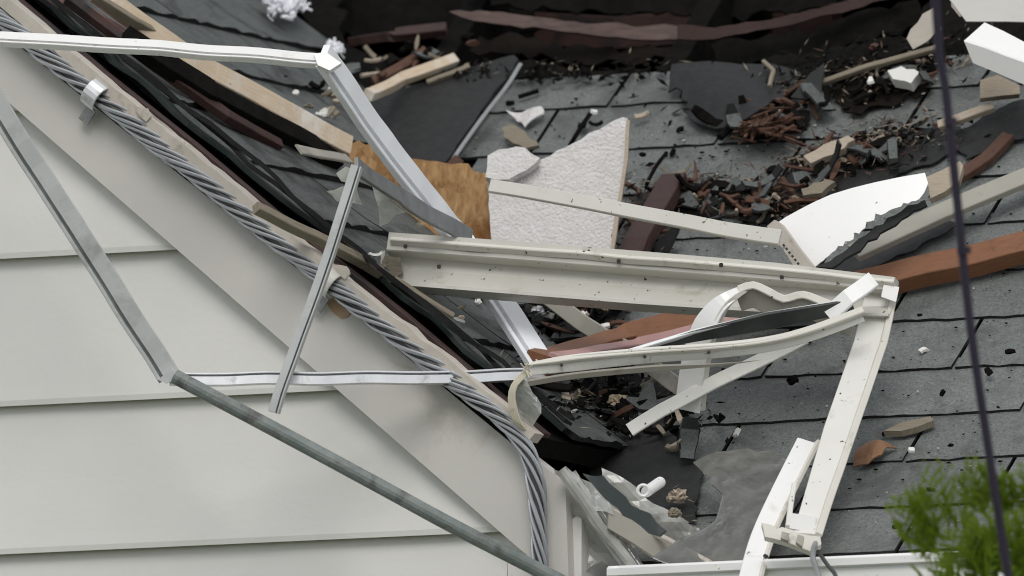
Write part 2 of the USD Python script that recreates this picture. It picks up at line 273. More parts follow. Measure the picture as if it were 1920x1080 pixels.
# ------------------------------------------------------------------ the house
XR = -2.6; XE = 0.06; XL = 2*XR-XE                                     # ridge, right eave, left eave of the gable
VM_EAVE = -.583; YM_RIDGE = 3.4; XM1 = 3.2
house = thing('house', 'burnt beige vinyl sided house with grey shingled roofs', 'house', (0, 0, 0))
wall = holder(house, 'gable_wall')
EXPO = 280/PXM/.9945; zc = X(165, 482, ('y', 0))[2]                    # a siding joint
def rakez(x): return GB[2] - math.tan(QG)*(abs(x-XR)-abs(GB[0]-XR))     # height of the rake line over x
for k in range(-17, 13):
    z0, z1 = zc+k*EXPO, zc+(k+1)*EXPO
    xs = [x for x in np.linspace(XL+.05, -.005, 400) if rakez(x)-.06 > z0]
    if len(xs) < 3: continue
    xa, xb = xs[0], xs[-1]; xt = [x for x in xs if rakez(x)-.06 > z1] or [XR, XR]
    top = (max(xa, xt[0]), min(xb, xt[-1]))
    prof = [(0.004, -.015), (0.002, -.0175), (0.010, -.0185), (.03, -.0165), (EXPO*.5, -.010), (EXPO+.006, -.002), (EXPO+.006, .004), (0.004, .004)]
    V, U = [], []
    for s in range(9):
        for dz, y in prof:
            t = min(1, max(0, dz/EXPO)); x = (xa+(top[0]-xa)*t)*(1-s/8) + (xb+(top[1]-xb)*t)*s/8
            V.append([x, y+.001*math.sin(x*5+k*2), z0+dz]); U.append([x, z0+dz])
    n_, F = len(prof), []
    for s in range(8):
        for j in range(n_):
            a, b, c, e = s*n_+j, s*n_+(j+1) % n_, (s+1)*n_+(j+1) % n_, (s+1)*n_+j; F += [[a, b, c], [a, c, e]]
    for s in (0, 8):
        F += [[s*n_, s*n_+j, s*n_+j+1] if s == 0 else [s*n_, s*n_+j+1, s*n_+j] for j in range(1, n_-1)]
    part(wall, 'siding_plank', (np.array(V), np.array(F)[:, ::-1], np.array(U)), 'vinyl')
yz = lambda pts, y0, y1, m, nm, lab=None: part(house, nm, plate([(x, z) for x, z in pts], np.array([0, y0, 0]), NY, y1-y0, up=np.array([0, 0, 1.])), m, lab)
yz([(XL, 0), (0, 0), (0, rakez(0)-.05), (XR, rakez(XR)-.05), (XL, rakez(XL)-.05)], .006, .12, 'char', 'sheathing')
part(house, 'side_wall', boxm((-.06, 1.2, 2.1), (.1, 2.1, 4.2)), 'vinyl')
part(house, 'front_wall', boxm((1.6, .32, 2.0), (3.1, .1, 4.0)), 'vinyl')
part(house, 'back_wall', boxm(((XL+XM1)/2, 6.6, 2.4), (XM1-XL, .1, 4.8)), 'vinyl')
part(house, 'end_wall', plate([(.3, 0), (6.6, 0), (6.6, 4.4), (3.4, 7.2), (.3, 4.4)], np.array([XM1, 0, 0]), np.array([1., 0, 0]), .1, up=np.array([0, 0, 1.])), 'vinyl')
part(house, 'end_wall', plate([(-6.6, 0), (0, 0), (0, 4.3), (-3.4, 7.2), (-6.6, 4.4)], np.array([XL+.1, 0, 0]), np.array([-1., 0, 0]), .1, up=np.array([0, 0, 1.])), 'vinyl')
part(house, 'attic_floor', boxm(((XL+XM1)/2, 3.4, 3.9), (XM1-XL-.3, 6.0, .1)), 'char')
# corner post, right of the siding, under the roof corner
part(house, 'corner_post', plate([((x-XL)*1.0+XL, z) for x, z in [(.0, 0), (.118, 0), (.118, 4.36), (.0, 4.42)]], np.array([0, -.014, 0]), NY, .2, up=np.array([0, 0, 1.])), 'vinyl', 'plain pale corner post')
# rake board (wider towards the eave) and the cream roof edge above the cable
def yplate(px, y, th, **k): return slab(px, (500, 500, ('y', y)), NY, th, up=np.array([0, 0, 1.]), **k)
rk = part(house, 'rake_board', yplate([(-160, 38), (-160, -74), (0, 58), (790, 690), (1000, 858), (1060, 905), (1066, 1080), (1040, 1085), (960, 1017)], -.034, .028), 'rake_paint', 'wide pale board running down along the rake')
ed = jag([(-160, -147), (20, 0), (90, 60), (213, 165), (403, 318), (603, 486), (737, 595), (860, 690), (1003, 812), (990, 828), (850, 712), (590, 505), (390, 338), (200, 185), (80, 78), (-160, -124)], 1.6, 26, np.random.default_rng(3))
part(house, 'roof_edge', yplate(ed, -.066, .03), 'cream_edge', 'cream roof edge with torn rim along the rake')
for bx, by in ((268, 212), (640, 508)):
    part(house, 'torn_flake', yplate(jag([(bx-14, by-12), (bx+8, by-9), (bx+15, by+6), (bx+6, by+16), (bx-8, by+4)], 2, 8, rng), -.069, .004), 'cream_edge')
# roof decks
def vval(x): return -(x-VAL[0])/CG*SG/SP                                    # main roof v of the valley over x (equal heights)
gdeck = holder(house, 'gable_roof'); mdeck = holder(house, 'main_roof')
ag, bg, ng = frame(NG, np.array([0, 0, 1.])); am, bm, nm_ = frame(NM, np.array([0, 0, 1.]))
# gable roof local: a = along +y, b = up slope
vr = (VAL[0]-XR)/CG; ve = -(XE-VAL[0])/CG
yv = lambda v: VAL[1]+v*SG/SP*CP                                            # y of the valley at gable v
Gp = lambda pts: [((gpt(y, v)-VAL)@ag, (gpt(y, v)-VAL)@bg) for y, v in pts]
part(gdeck, 'deck', plate(Gp([(-.04, ve), (yv(ve), ve), (yv(vr), vr), (-.04, vr)]), VAL-NG*.004, NG, .03, up=np.array([0, 0, 1.])), 'char')
lv = np.array([XR-.001, 0, gpt(0, vr)[2]]); NL = NG*np.array([-1, 1, 1]); al, bl, _ = frame(NL, np.array([0, 0, 1.]))
part(gdeck, 'far_slope', plate([(-6.4, -(vr-ve)), (.04, -(vr-ve)), (.04, 0), (-6.4, 0)], lv, NL, .03, up=np.array([0, 0, 1.])), 'sooty_shingle')
vt = (YM_RIDGE-VAL[1])/CP
xval = lambda v: VAL[0]-v*SP/SG*CG
Mp = lambda pts: [((mpt(x, v)-VAL)@am, (mpt(x, v)-VAL)@bm) for x, v in pts]
outer = Polygon(Mp([(.13, VM_EAVE+.01), (XM1, VM_EAVE+.01), (XM1, vt), (xval(vt), vt), (xval(ve), ve*SG/SP)]))
def mv(px, py): q = X(px, py, ('M', 0)); return (q[0], (q-VAL)@np.array([0, CP, SP]))
holepx = [(640, 60), (690, 105), (780, 112), (860, 128), (1000, 118), (1120, 138), (1290, 128), (1420, 120), (1500, 105), (1640, 88), (1725, 60), (1740, -20), (1690, -160), (1200, -230), (760, -170), (640, -60)]
hole = Polygon(jag(Mp([mv(*p) for p in holepx]), .006, .02, np.random.default_rng(5)))
part(mdeck, 'deck', plate(outer.difference(hole), VAL-NM*.004, NM, .02, up=np.array([0, 0, 1.])), 'char')
NB = NM*np.array([1, -1, 1]); zr = mpt(0, vt)[2]
part(mdeck, 'far_slope', plate([(-XM1, -4.2), (-XL, -4.2), (-XL, 0), (-XM1, 0)], np.array([0, YM_RIDGE, zr]), NB, .02, up=np.array([0, 0, 1.])), 'sooty_shingle')
for i, xr_ in enumerate(np.arange(-1.1, .8, .406)):                          # burnt rafters under the hole
    v0, v1 = max(-.5, vval(xr_)+.05), 2.0
    part(mdeck, 'rafter', sweep([mpt(xr_, v0)-NM*.03, mpt(xr_+.01, .9)-NM*.032, mpt(xr_, v1)-NM*.03], flat(.038, .13), NM), 'char')
part(mdeck, 'collar_beam', sweep([X(760, 40, ('M', -.16)), X(1150, 62, ('M', -.16)), X(1560, 30, ('M', -.16))], flat(.05, .04), TOCAM), 'charred_red')

def shingle(parent, P, h, N, s0, s1, v0, v1, seed, m, lift=.0, curl=0.0):
    """one asphalt tab: wavy butt edge at v0, tucked under the next course at v1; P(s, v) on the roof plane"""
    r = np.random.default_rng(seed); k = 14; ss = np.linspace(s0, s1, k); wob = r.normal(size=k)*.0011
    cu = curl*r.random(k)
    rows = [(v0+wob, .0085+lift+cu), (np.full(k, v0+.035), .0078+lift+cu*.3), (np.full(k, v1), .0042)]
    V = np.array([P(s, v)+N*(hh if np.ndim(hh) == 0 else hh[i]) for vv, hh in rows for i, (s, v) in enumerate(zip(ss, vv))] + [P(s, v)+N*(h0) for vv, h0 in ((v0+wob, .0035), (np.full(k, v1), .001)) for s, v in zip(ss, vv)])
    idx = np.arange(k-1); F = []
    for a, b in ((0, 1), (1, 2), (3, 0), (2, 4)):
        F += [np.c_[a*k+idx, a*k+idx+1, b*k+idx+1], np.c_[a*k+idx, b*k+idx+1, b*k+idx]]
    for e, fl in ((0, 1), (k-1, -1)):
        q = np.array([[3*k+e, 0*k+e, 1*k+e], [3*k+e, 1*k+e, 4*k+e], [4*k+e, 1*k+e, 2*k+e]]); F.append(q[:, ::fl][:, ::1])
    F = np.vstack(F)
    if np.cross(P(s1, v0)-P(s0, v0), P(s0, v1)-P(s0, v0))@N < 0: F = F[:, ::-1]
    U = np.c_[np.tile(ss, 5), np.repeat([v0, v0+.035, v1, v0, v1], k)]
    part(parent, 'shingle', (V, F, U), m)
MROWS = [-.583, -.4695, -.3537, -.2365, -.118, .010, .135, .260, .385, .511, .632, .722]
JOINT = [.595, .70, .525, .67, .520, .675, .51, .44, .36, .52, .30]
TAB = .305
for k in range(11):
    v0, v1 = MROWS[k], MROWS[k+1]; xl = xval(v0)+.01 if v0 > ve*SG/SP else .14
    j = JOINT[k] - TAB*math.ceil((JOINT[k]-xl)/TAB)
    while j < 1.35:
        a, b = max(j+.0034, xl), min(j+TAB-.0034, 1.4)
        cx = (a+b)/2
        if b-a > .02: shingle(mdeck, mpt, .01, NM, a, b, v0-.002, v1+(.03 if k < 10 else .0), int(k*97+j*1000+5000), 'shingle' , curl=.002)
        j += TAB
k = 0
v0 = ve-.02
g0 = .549-.15*6
while v0 < 1.7:
    v0 = g0+.15*k; k += 1
    if v0 < ve-.16: continue
    y0 = .075+.012*rng.normal(); yend = yv(max(v0, ve))+.05; j = y0
    jj = y0 + rng.uniform(.1, .3)
    while j < yend:
        b = min(jj, yend)
        if b-j > .02: shingle(gdeck, lambda s, v: gpt(s, v), .01, NG, j+(.002 if j > y0 else 0), b-.002, max(v0, ve)-.002, v0+.18, k*31+int(j*100), 'sooty_shingle', curl=.006, lift=.001)
        j = jj; jj += TAB
# curled layers of shingle edge along the burnt rake
for i, (w, off) in enumerate(((.030, .052), (.018, .062), (.012, .036))):
    pts = [gpt(off+.012*math.sin(v*9+i*2)+.008*rng.normal(), v)+NG*(.012+.008*i+.006*rng.random()) for v in np.linspace(ve+.01, 1.5, 40)]
    part(gdeck, 'curled_edge', sweep(spline(pts, .03), [(-w/2, -.004), (w/2, -.004), (w/2, 0), (-w/2, .003)], NG), 'sooty_shingle' if i else 'green_tarp')
for i, (a, b, off) in enumerate(((-.3, .3, .012), (.1, .75, .0), (.62, 1.3, .01))):
    part(gdeck, 'burnt_batten', sweep([gpt(off-.02, a)+NG*.004, gpt(off-.012, (a+b)/2)+NG*.007, gpt(off-.02, b)+NG*.003], flat(.022, .012), NG), 'charred_red')
# gutter and fascia of the main eave
ez = mpt(0, VM_EAVE); gx0 = X(1190, 1075, ('M', 0))[0]
part(house, 'gutter', sweep([np.array([gx0, ez[1], ez[2]-.012]), np.array([1.4, ez[1], ez[2]-.012]), np.array([XM1, ez[1], ez[2]-.012])],
     [(.0, .0), (-.004, .0), (-.004, .10), (.0, .106), (.010, .106), (.013, .098), (.05, .098), (.10, .06), (.10, .0)], NY), 'white_paint', 'white eaves gutter')
part(house, 'soffit', boxm((1.7, .18, ez[2]-.10), (3.0, .27, .012)), 'white_dirty')
# white panel and flap at the top right, hanging in front of the hole
one('hanging_soffit_panel', 'pale grey soffit panel hanging at the top right corner', 'panel', slab([(1795, -60), (1780, -2), (1812, 40), (1960, 42), (1960, -60)], (1850, 10, ('M', .16)), nrm(TOCAM+.1*VU), .01, .002, .04), 'white_dirty')

# ------------------------------------------------------------------ the twisted cable on the rake
cpx = [(-160, -94), (0, 34), (165, 166), (330, 299), (480, 420), (640, 548), (800, 677), (930, 776), (985, 840), (1004, 905), (1010, 980), (1013, 1062), (1013, 1110)]
cp = spline([X(x, y, ('y', -.062)) for x, y in cpx], .008)
cable = thing('stranded_cable', 'thick twisted grey cable running down the rake edge and the house corner', 'cable', cp[-1])
L = np.concatenate([[0], np.cumsum(np.linalg.norm(np.diff(cp, axis=0), axis=1))]); T = nrm([1, 0, -1])
Tg = np.gradient(cp, axis=0); Tg /= np.linalg.norm(Tg, axis=1)[:, None]
N1 = NY - (Tg@NY)[:, None]*Tg; N1 /= np.linalg.norm(N1, axis=1)[:, None]; B1 = np.cross(Tg, N1)
for i in range(8):
    ph = 2*np.pi*(L/.235 + i/8) + .25*np.sin(L*7+i); rr = .0100+.0011*np.sin(L*23+i*1.7)
    sp = cp + N1*(np.cos(ph)*rr*.8)[:, None] - B1*(np.sin(ph)*rr*1.12)[:, None]
    part(cable, 'strand', tube(sp, .0023+.0005*(i % 3), 7), 'strand', smooth=True)
part(cable, 'core', tube(cp[::3], .0086, 8), 'black_wire', smooth=True)
for n_, (x, y) in enumerate(((182, 172), (612, 530))):
    c = X(x, y, ('y', -.062)); i = np.argmin(np.linalg.norm(cp-c, axis=1))
    cl = thing('cable_clip', ('grey metal clip on the cable, near the upper left corner', 'grey metal clip on the cable with rust running down from it')[n_], 'clip', c)
    th = np.linspace(-.3, math.pi+.3, 12)
    part(cl, 'strap', sweep(np.array([cp[i]-B1[i]*math.cos(t)*.021+N1[i]*(math.sin(t)*.017+.002) for t in th]), flat(.026, .0015), np.array([-B1[i]*math.cos(t)+N1[i]*math.sin(t) for t in th])), 'aluminium' if n_ == 0 else 'rail_paint')
    part(cl, 'ear', plate([(-.009, -.02), (.009, -.02), (.009, .004), (-.009, .004)], cp[i]+B1[i]*.026-N1[i]*.012, NY, .002, up=-B1[i]), 'dull_aluminium')
part(house, 'rust_stain', yplate(jag([(610, 562), (640, 556), (668, 580), (640, 598), (622, 584)], 3, 10, rng), -.0355, .001), 'rust_stain')

# ------------------------------------------------------------------ bars, boards and sheets
def path(pts, sm=False):
    p = np.array([X(*q) for q in pts]); return spline(p) if sm else p
FR = [(-.018, -.012), (.018, -.012), (.018, -.001), (.017, 0), (-.0065, 0), (-.007, -.0115), (-.0115, -.0115), (-.012, -.001), (-.013, 0), (-.017, 0), (-.018, -.001)]
mir = lambda p: [(-u, v) for u, v in p]
fr = thing('window_frame', 'large bent white aluminium window frame hanging across the siding and the roof', 'window frame', X(320, 712, -.1))
DENT = [0]
def barm(pts, w, th=.012, prof=None, face=TOCAM, sm=False, scale=None):
    p = path(pts, sm); w = w/PXM; DENT[0] += 1
    l_ = np.concatenate([[0], np.cumsum(np.linalg.norm(np.diff(p, axis=0), axis=1))]); t_ = np.unique(np.concatenate([l_, np.arange(0, l_[-1], .02)])); t_ = t_[np.concatenate([[True], np.diff(t_) > .004])]; t_[-1] = l_[-1]
    if scale is not None: scale = np.interp(t_, l_, scale)
    p = np.stack([np.interp(t_, l_, p[:, k]) for k in range(3)], 1)
    q_ = np.stack([t_*14, np.full_like(t_, DENT[0]*7.3), 0*t_], 1); env = np.minimum(1, np.minimum(t_, l_[-1]-t_)/.03)[:, None]
    p = p + env*.0032*((meshkit.noise(q_, 1)-.5)[:, None]*VU + (meshkit.noise(q_, 2)-.5)[:, None]*VR + 1.4*(meshkit.noise(q_*1.7, 3)-.5)[:, None]*VD)
    if prof is not None: prof = [(u*w/.036, v) for u, v in prof]
    return sweep(p, prof or flat(w, th), face, scale)
FU = nrm(TOCAM+.9*VU+.2*VR)
part(fr, 'frame_bar', barm([(-260, 52, .02), (0, 69, 0.), (300, 86, .0), (604, 110, .02)], 26, prof=mir(FR), face=nrm(TOCAM+.75*VU)), 'white_paint')
part(fr, 'frame_bar', barm([(612, 104, .02), (742, 290, .16), (866, 446, .285), (930, 545, .27), (1024, 690, .15)], 52, prof=mir(FR), face=nrm(TOCAM+.5*VU+.42*VR)), 'white_metal')
part(fr, 'frame_bar', barm([(-250, -190, -.02), (-12, 190, -.05), (150, 448, -.07), (316, 706, -.09)], 44, prof=mir(FR), face=nrm(TOCAM+.1*VU-.1*VR)), 'grey_paint', 'grey aluminium side bar')
part(fr, 'frame_bar', barm([(318, 709, -.09), (560, 708, -.09), (790, 706, -.06), (988, 702, -.02), (1016, 701, .13)], 24, prof=FR, face=nrm(TOCAM+.2*VU)), 'aluminium')
part(fr, 'corner_key', slab([(588, 100), (612, 98), (640, 118), (618, 132), (596, 122)], (610, 112, .012), nrm(TOCAM+.5*VU), .01), 'white_paint')
part(fr, 'corner_key', slab([(296, 712), (318, 690), (332, 700), (332, 712), (312, 720)], (318, 706, -.096), TOCAM, .01, .0015, .008), 'aluminium')
one('aluminium_strip', 'thin bare aluminium strip standing slanted in front of the rake', 'metal strip',
    barm([(668, 310, -.05), (640, 400, -.07), (600, 520, -.09), (560, 630, -.11), (528, 722, -.125), (512, 772, -.13)], 21, prof=FR, face=nrm(TOCAM-.2*VR+.2*VU), sm=True), 'grey_paint')
st = thing('film_wrapped_strip', 'dull grey metal strip with torn clear plastic film clinging to it', 'metal strip', X(880, 440, ('R', .05)))
part(st, 'strip', barm([(672, 310, -.02), (760, 372, .12), (885, 446, .24)], 34, .006, face=nrm(TOCAM+.4*VU)), 'dull_aluminium')
part(st, 'film', slab([(664, 316), (690, 330), (704, 372), (712, 424), (740, 404), (760, 398), (720, 360), (690, 316)], (700, 360, .11), TOCAM, .001, .003, .012, bend=lambda x, y: .010*np.sin(x*70)*np.cos(y*60), edge=.012), 'clear_film')
part(st, 'film', slab([(612, 358), (640, 350), (668, 352), (680, 385), (632, 378)], (640, 365, .06), TOCAM, .001, .002, .01, bend=lambda x, y: .008*np.sin(x*110), edge=.01), 'milky_film')
part(st, 'film', slab([(630, 325), (648, 312), (664, 318), (656, 344), (640, 340)], (640, 330, .06), TOCAM, .001, .002, .01), 'milky_film')

# the brown board and the foam boards
nb = nrm(TOCAM*.62+NM*.5-.12*VR)
one('fibreboard', 'torn brown fibreboard lying between the white frame bar and the white foam', 'board',
    slab([(646, 268), (668, 258), (700, 264), (730, 288), (790, 300), (850, 312), (920, 330), (923, 380), (926, 470), (870, 470), (800, 462), (745, 446), (715, 405), (690, 385), (672, 348), (650, 300)], (840, 380, ('R', .055)), nb, .012, .0025, .012, bend=lambda x, y: .01*np.sin(x*11+.4)+.004*np.sin(y*30+x*20), edge=.02), 'fibreboard')
nf = nrm(TOCAM*.70+NM*.45+.1*VR)
one('foam_board', 'tall white textured foam board with a pointed top behind the rail', 'foam board',
    slab([(918, 398), (912, 322), (960, 322), (1016, 298), (1090, 262), (1140, 234), (1168, 222), (1177, 224), (1172, 300), (1158, 380), (1142, 490), (926, 490)], (1040, 480, ('R', .075)), nf, .02, .0012, .012, seed=4, bend=lambda x, y: .006*np.sin(x*9), edge=.02), 'foam')
one('foam_edge_strip', 'narrow tan edge strip along the right side of the tall foam board', 'edge strip', slab([(1174, 226), (1181, 225), (1177, 300), (1164, 382), (1149, 486), (1141, 486), (1157, 380), (1170, 300)], (1160, 360, ('R', .13)), nf, .018, .0006, .02), 'fresh_wood')
one('foam_board', 'small white foam piece leaning on the tall pointed foam board', 'foam board',
    slab([(910, 332), (914, 292), (935, 280), (985, 277), (1012, 296), (1004, 306), (985, 320), (955, 336), (930, 337)], hit(960, 310, X(1040, 480, ('R', .075)), nf)+nf*.016, nrm(nf-.12*VR+.1*VU), .014, .0012, .012, seed=6), 'foam')
one('flat_rail', 'flat dirty white metal rail crossing the white foam to the torn panel', 'metal rail',
    barm([(918, 347, .17), (1100, 380, .15), (1280, 414, .13), (1462, 444, .10)], 28, .008, face=nrm(TOCAM+.35*VU), scale=np.array([.9, .95, 1.0, 1.1])), 'rail_paint')
rail = thing('channel_rail', 'long pale metal channel rail lying across the middle of the wreckage', 'metal rail', X(1200, 540, ('R', .1)))
RP = [(-.042, 0), (-.042, -.032), (.040, -.032), (.040, .008), (.035, .008), (.034, -.002), (.006, -.024), (-.012, -.026), (-.014, -.002), (-.0155, 0)]
rp = path([(722, 486, .225), (960, 504, .18), (1200, 523, .13), (1440, 541, .075), (1672, 558, .02)])
part(rail, 'channel', sweep(rp, RP, nrm(TOCAM+.28*VU), np.array([.98, 1.0, 1.0, .95, .74])), 'rail_paint')
rk_ = part(rail, 'upper_flange', barm([(732, 446, .222), (960, 463, .178), (1200, 482, .128), (1440, 502, .073), (1676, 526, .018)], 9, .012, face=nrm(TOCAM+.9*VU)), 'cream_paint')
part(rail, 'end_block', slab([(722, 478), (752, 482), (756, 512), (738, 522), (716, 518)], (738, 500, .212), TOCAM, .02, .0025, .008), 'old_wood', 'grubby plug in the open rail end')
part(rail, 'end_plate', slab([(714, 470), (722, 470), (720, 520), (713, 518)], (718, 490, .218), TOCAM, .012, .001, .01), 'rail_paint')
for x, y in ((823, 500), (1352, 497), (1466, 520), (760, 462), (1160, 490)):
    part(rail, 'screw_hole', slab([(x-4, y), (x-3, y-4), (x+3, y-4), (x+4, y), (x+3, y+4), (x-3, y+4)], (x, y, float((X(x, y, ('y', 0))-TGT)@VD*0 + np.interp(x, [722, 960, 1200, 1440, 1610], [.225, .18, .13, .075, .03])-.004)), TOCAM, .002), 'black_wire')
one('rusty_plank', 'dark rusty red plank end behind the foam board', 'plank', barm([(1142, 560, ('M', .05)), (1192, 445, ('M', .055)), (1262, 325, ('M', .05))], 52, .02, face=NM), 'charred_red')

post = thing('trim_post', 'long white trim post leaning down the right side to the gutter', 'trim post', X(1510, 1000, ('M', .06)))
pp = path([(1652, 540, ('M', .16)), (1630, 640, ('M', .13)), (1575, 800, ('M', .11)), (1512, 1000, ('M', .07))])
part(post, 'face', sweep(pp, flat(60/PXM, .006), nrm(TOCAM-.25*VR+.25*VU), np.array([.96, 1, 1.02, .86])), 'white_dirty')
part(post, 'side_lip', barm([(1680, 540, ('M', .158)), (1658, 640, ('M', .13)), (1604, 800, ('M', .11)), (1537, 1000, ('M', .07))], 13, .02, face=nrm(TOCAM+.3*VR+.3*VU)), 'cream_paint')
part(post, 'top_tab', slab([(1652, 556), (1657, 534), (1686, 538), (1680, 566)], (1668, 548, ('M', .17)), nrm(TOCAM+.3*VU), .004), 'white_paint')
part(post, 'inner_edge', barm([(1490, 905, ('M', .095)), (1478, 985, ('M', .075))], 10, .02), 'white_dirty')
part(post, 'foot_block', slab([(1484, 962), (1530, 968), (1528, 1000), (1480, 990)], (1505, 980, ('M', .08)), nrm(TOCAM+.2*VU), .02, .001, .02), 'white_paint')
bp = path([(1514, 826, ('M', .085)), (1474, 905, ('M', .08)), (1436, 985, ('M', .065)), (1416, 1040, ('M', .06)), (1398, 1110, ('M', .07))])
lt = thing('lower_trim', 'bent white trim with a hole, lower end beside the bracket', 'trim', bp[-1])
part(lt, 'face', sweep(spline(bp), flat(40/PXM, .006), nrm(TOCAM-.1*VR+.25*VU)), 'white_paint')
part(lt, 'lip', sweep(spline(bp)+VR*.018-VD*.002, flat(9/PXM, .014), nrm(TOCAM+.3*VR)), 'cream_paint')
part(lt, 'screw_hole', slab([(1430, 1042), (1434, 1038), (1440, 1041), (1442, 1047), (1434, 1048)], (1436, 1043, float((bp[4]-TGT)@VD-.012)), TOCAM, .002), 'black_wire')
br = thing('plastic_bracket', 'broken cream plastic bracket joining the two white trims at the bottom', 'bracket', X(1485, 1010, ('M', .09)))
nbk = nrm(TOCAM+.4*VU)
part(br, 'body', slab([(1428, 980), (1446, 984), (1456, 992), (1466, 988), (1486, 994), (1500, 1000), (1538, 1006), (1540, 1020), (1520, 1034), (1500, 1026), (1480, 1018), (1452, 1010), (1434, 1006)], (1485, 1005, ('M', .11)), nbk, .018, .0012, .01), 'cream_paint')
part(br, 'clip', slab([(1432, 982), (1452, 986), (1450, 1008), (1434, 1004)], (1442, 995, ('M', .12)), nbk, .012), 'cream_paint')
part(br, 'rib', slab([(1466, 996), (1480, 1000), (1478, 1014), (1464, 1008)], (1472, 1005, ('M', .12)), nbk, .012), 'taupe_trim')
part(br, 'rib', slab([(1496, 1002), (1508, 1006), (1504, 1024), (1492, 1016)], (1500, 1012, ('M', .12)), nbk, .012), 'taupe_trim')
one('loose_wire', 'pale grey wire dangling straight down below the plastic bracket', 'wire', tube(path([(1532, 1010, ('M', .09)), (1524, 1040, ('M', .10)), (1530, 1066, ('M', .12)), (1545, 1110, ('M', .14))], True), .0042, 8), 'dull_aluminium', smooth=True)
one('loose_wire', 'thin black wire curving out over the gutter', 'wire', tube(path([(1534, 1034, ('M', .08)), (1552, 1060, ('M', .10)), (1566, 1078, ('M', .12)), (1574, 1110, ('M', .13))], True), .003, 8), 'black_wire', smooth=True)

# the torn white panel at the right and its trim
npn = nrm(TOCAM+.45*VU-.12*VR)
tp = thing('torn_panel', 'torn white soffit panel with a burnt lower edge and a punched cream flange', 'panel', X(1510, 510, ('M', .1)))
low = [(1736, 372), (1690, 394), (1640, 420), (1600, 452), (1556, 486), (1514, 511)]; r0 = np.random.default_rng(31); lo = []
for (xa_, ya_), (xb_, yb_) in zip(low[:-1], low[1:]):
    for t in np.arange(7)/7: q = r0.normal()*2.6*(2.2 if r0.random() < .2 else .7); lo.append((xa_+(xb_-xa_)*t+q*.5, ya_+(yb_-ya_)*t+q))
part(tp, 'sheet', slab([(1450, 424), (1474, 409), (1500, 396), (1530, 382), (1560, 370), (1600, 359), (1640, 350), (1690, 340), (1736, 332), (1742, 352)] + lo + [(1514, 511)], (1560, 420, ('M', .15)), npn, .003, bend=lambda x, y: .018*np.sin((x+.1)*7)-.5*y*y, edge=.015), 'white_paint')
part(tp, 'flange', slab([(1438, 424), (1452, 412), (1464, 420), (1524, 500), (1508, 514), (1494, 508)], (1480, 460, ('M', .165)), nrm(TOCAM-.5*VR+.2*VU), .012, .001, .02), 'cream_edge')
for t in np.linspace(.12, .95, 9):
    x, y = 1452+(1504-1452)*t, 438+(504-438)*t
    part(tp, 'punched_hole', slab([(x-2.6, y), (x, y-2.8), (x+2.6, y), (x, y+2.8)], (x, y, ('M', .168)), nrm(TOCAM-.5*VR+.2*VU), .002), 'black_wire')
part(tp, 'burnt_fold', slab([(1530, 500), (1556, 490), (1600, 456), (1640, 424), (1690, 396), (1734, 374), (1738, 384), (1690, 410), (1650, 436), (1612, 470), (1560, 502)], (1620, 450, ('M', .13)), nrm(NM+.2*TOCAM), .004, .003, .01, seed=12), 'felt')
one('wood_offcut', 'short pale wooden offcut at the upper end of the torn panel', 'wood', slab([(1736, 332), (1780, 312), (1800, 302), (1806, 310), (1798, 340), (1770, 360), (1744, 372)], (1770, 340, ('M', .14)), npn, .02, .0012, .015), 'fresh_wood')
one('trim_board', 'long taupe trim board running right from under the torn panel', 'trim board', barm([(1600, 470, ('M', .07)), (1760, 394, ('M', .06)), (1990, 298, ('M', .05))], 44, .01, face=nrm(NM+.3*TOCAM)), 'taupe_trim')
one('lumber_beam', 'long reddish brown lumber beam lying across the lower roof', 'beam', barm([(1010, 662, ('R', .05)), (1180, 620, ('M', .045)), (1330, 585, ('M', .045)), (1660, 512, ('M', .05)), (2000, 432, ('M', .05))], 50, .03, face=nrm(NM+.45*TOCAM)), 'red_wood')
one('pink_strip', 'dusty pink strip lying under the reddish beam', 'strip', barm([(1040, 664, ('R', .07)), (1200, 640, ('M', .06)), (1420, 590, ('M', .05)), (1560, 560, ('M', .05))], 26, .006, face=nrm(NM+.6*TOCAM)), 'pink')

# twisted white strips on the right
cw = [(1288, 770, .05), (1298, 690, .03), (1316, 622, .015), (1340, 580, .01), (1368, 556, .012), (1402, 538, .03)]
p = path(cw, True)
cf = thing('curled_flashing', 'white curled metal flashing bent down from the rail end', 'flashing', p[0])
part(cf, 'blade', sweep(p, flat(50/PXM, .0025), nrm(TOCAM-.3*VR+.2*VU), np.interp(np.linspace(0, 1, len(p)), [0, .6, 1], [1, .95, .3])), 'white_paint')
part(cf, 'fold', sweep(p+VR*(.021*np.interp(np.linspace(0, 1, len(p)), [0, .6, 1], [1, .9, .3]))[:, None]-VD*.001, flat(22/PXM, .003), nrm(TOCAM+.8*VR), np.interp(np.linspace(0, 1, len(p)), [0, .6, 1], [1, .9, .3])), 'cream_paint')
p = path([(1385, 542, .02), (1412, 534, .02), (1445, 548, .015), (1470, 560, .015), (1505, 552, .01), (1545, 566, .0), (1600, 588, -.01)], True)
part(cf, 'wavy_edge', sweep(p, flat(15/PXM, .004), nrm(TOCAM+.3*VU)), 'cream_paint')
part(cf, 'web', sweep(p-VU*.02+VD*.01, flat(40/PXM, .002), nrm(TOCAM-.5*VU)), 'taupe_trim')
p = path([(984, 696, -.05), (1080, 681, -.04), (1220, 668, -.03), (1340, 660, -.04), (1440, 648, -.05), (1520, 628, -.06), (1618, 592, -.06)], True)
cs = thing('bowed_strip', 'long bowed white metal strip from the crumpled end to the trim post', 'metal strip', p[0])
s = np.linspace(0, 1, len(p))
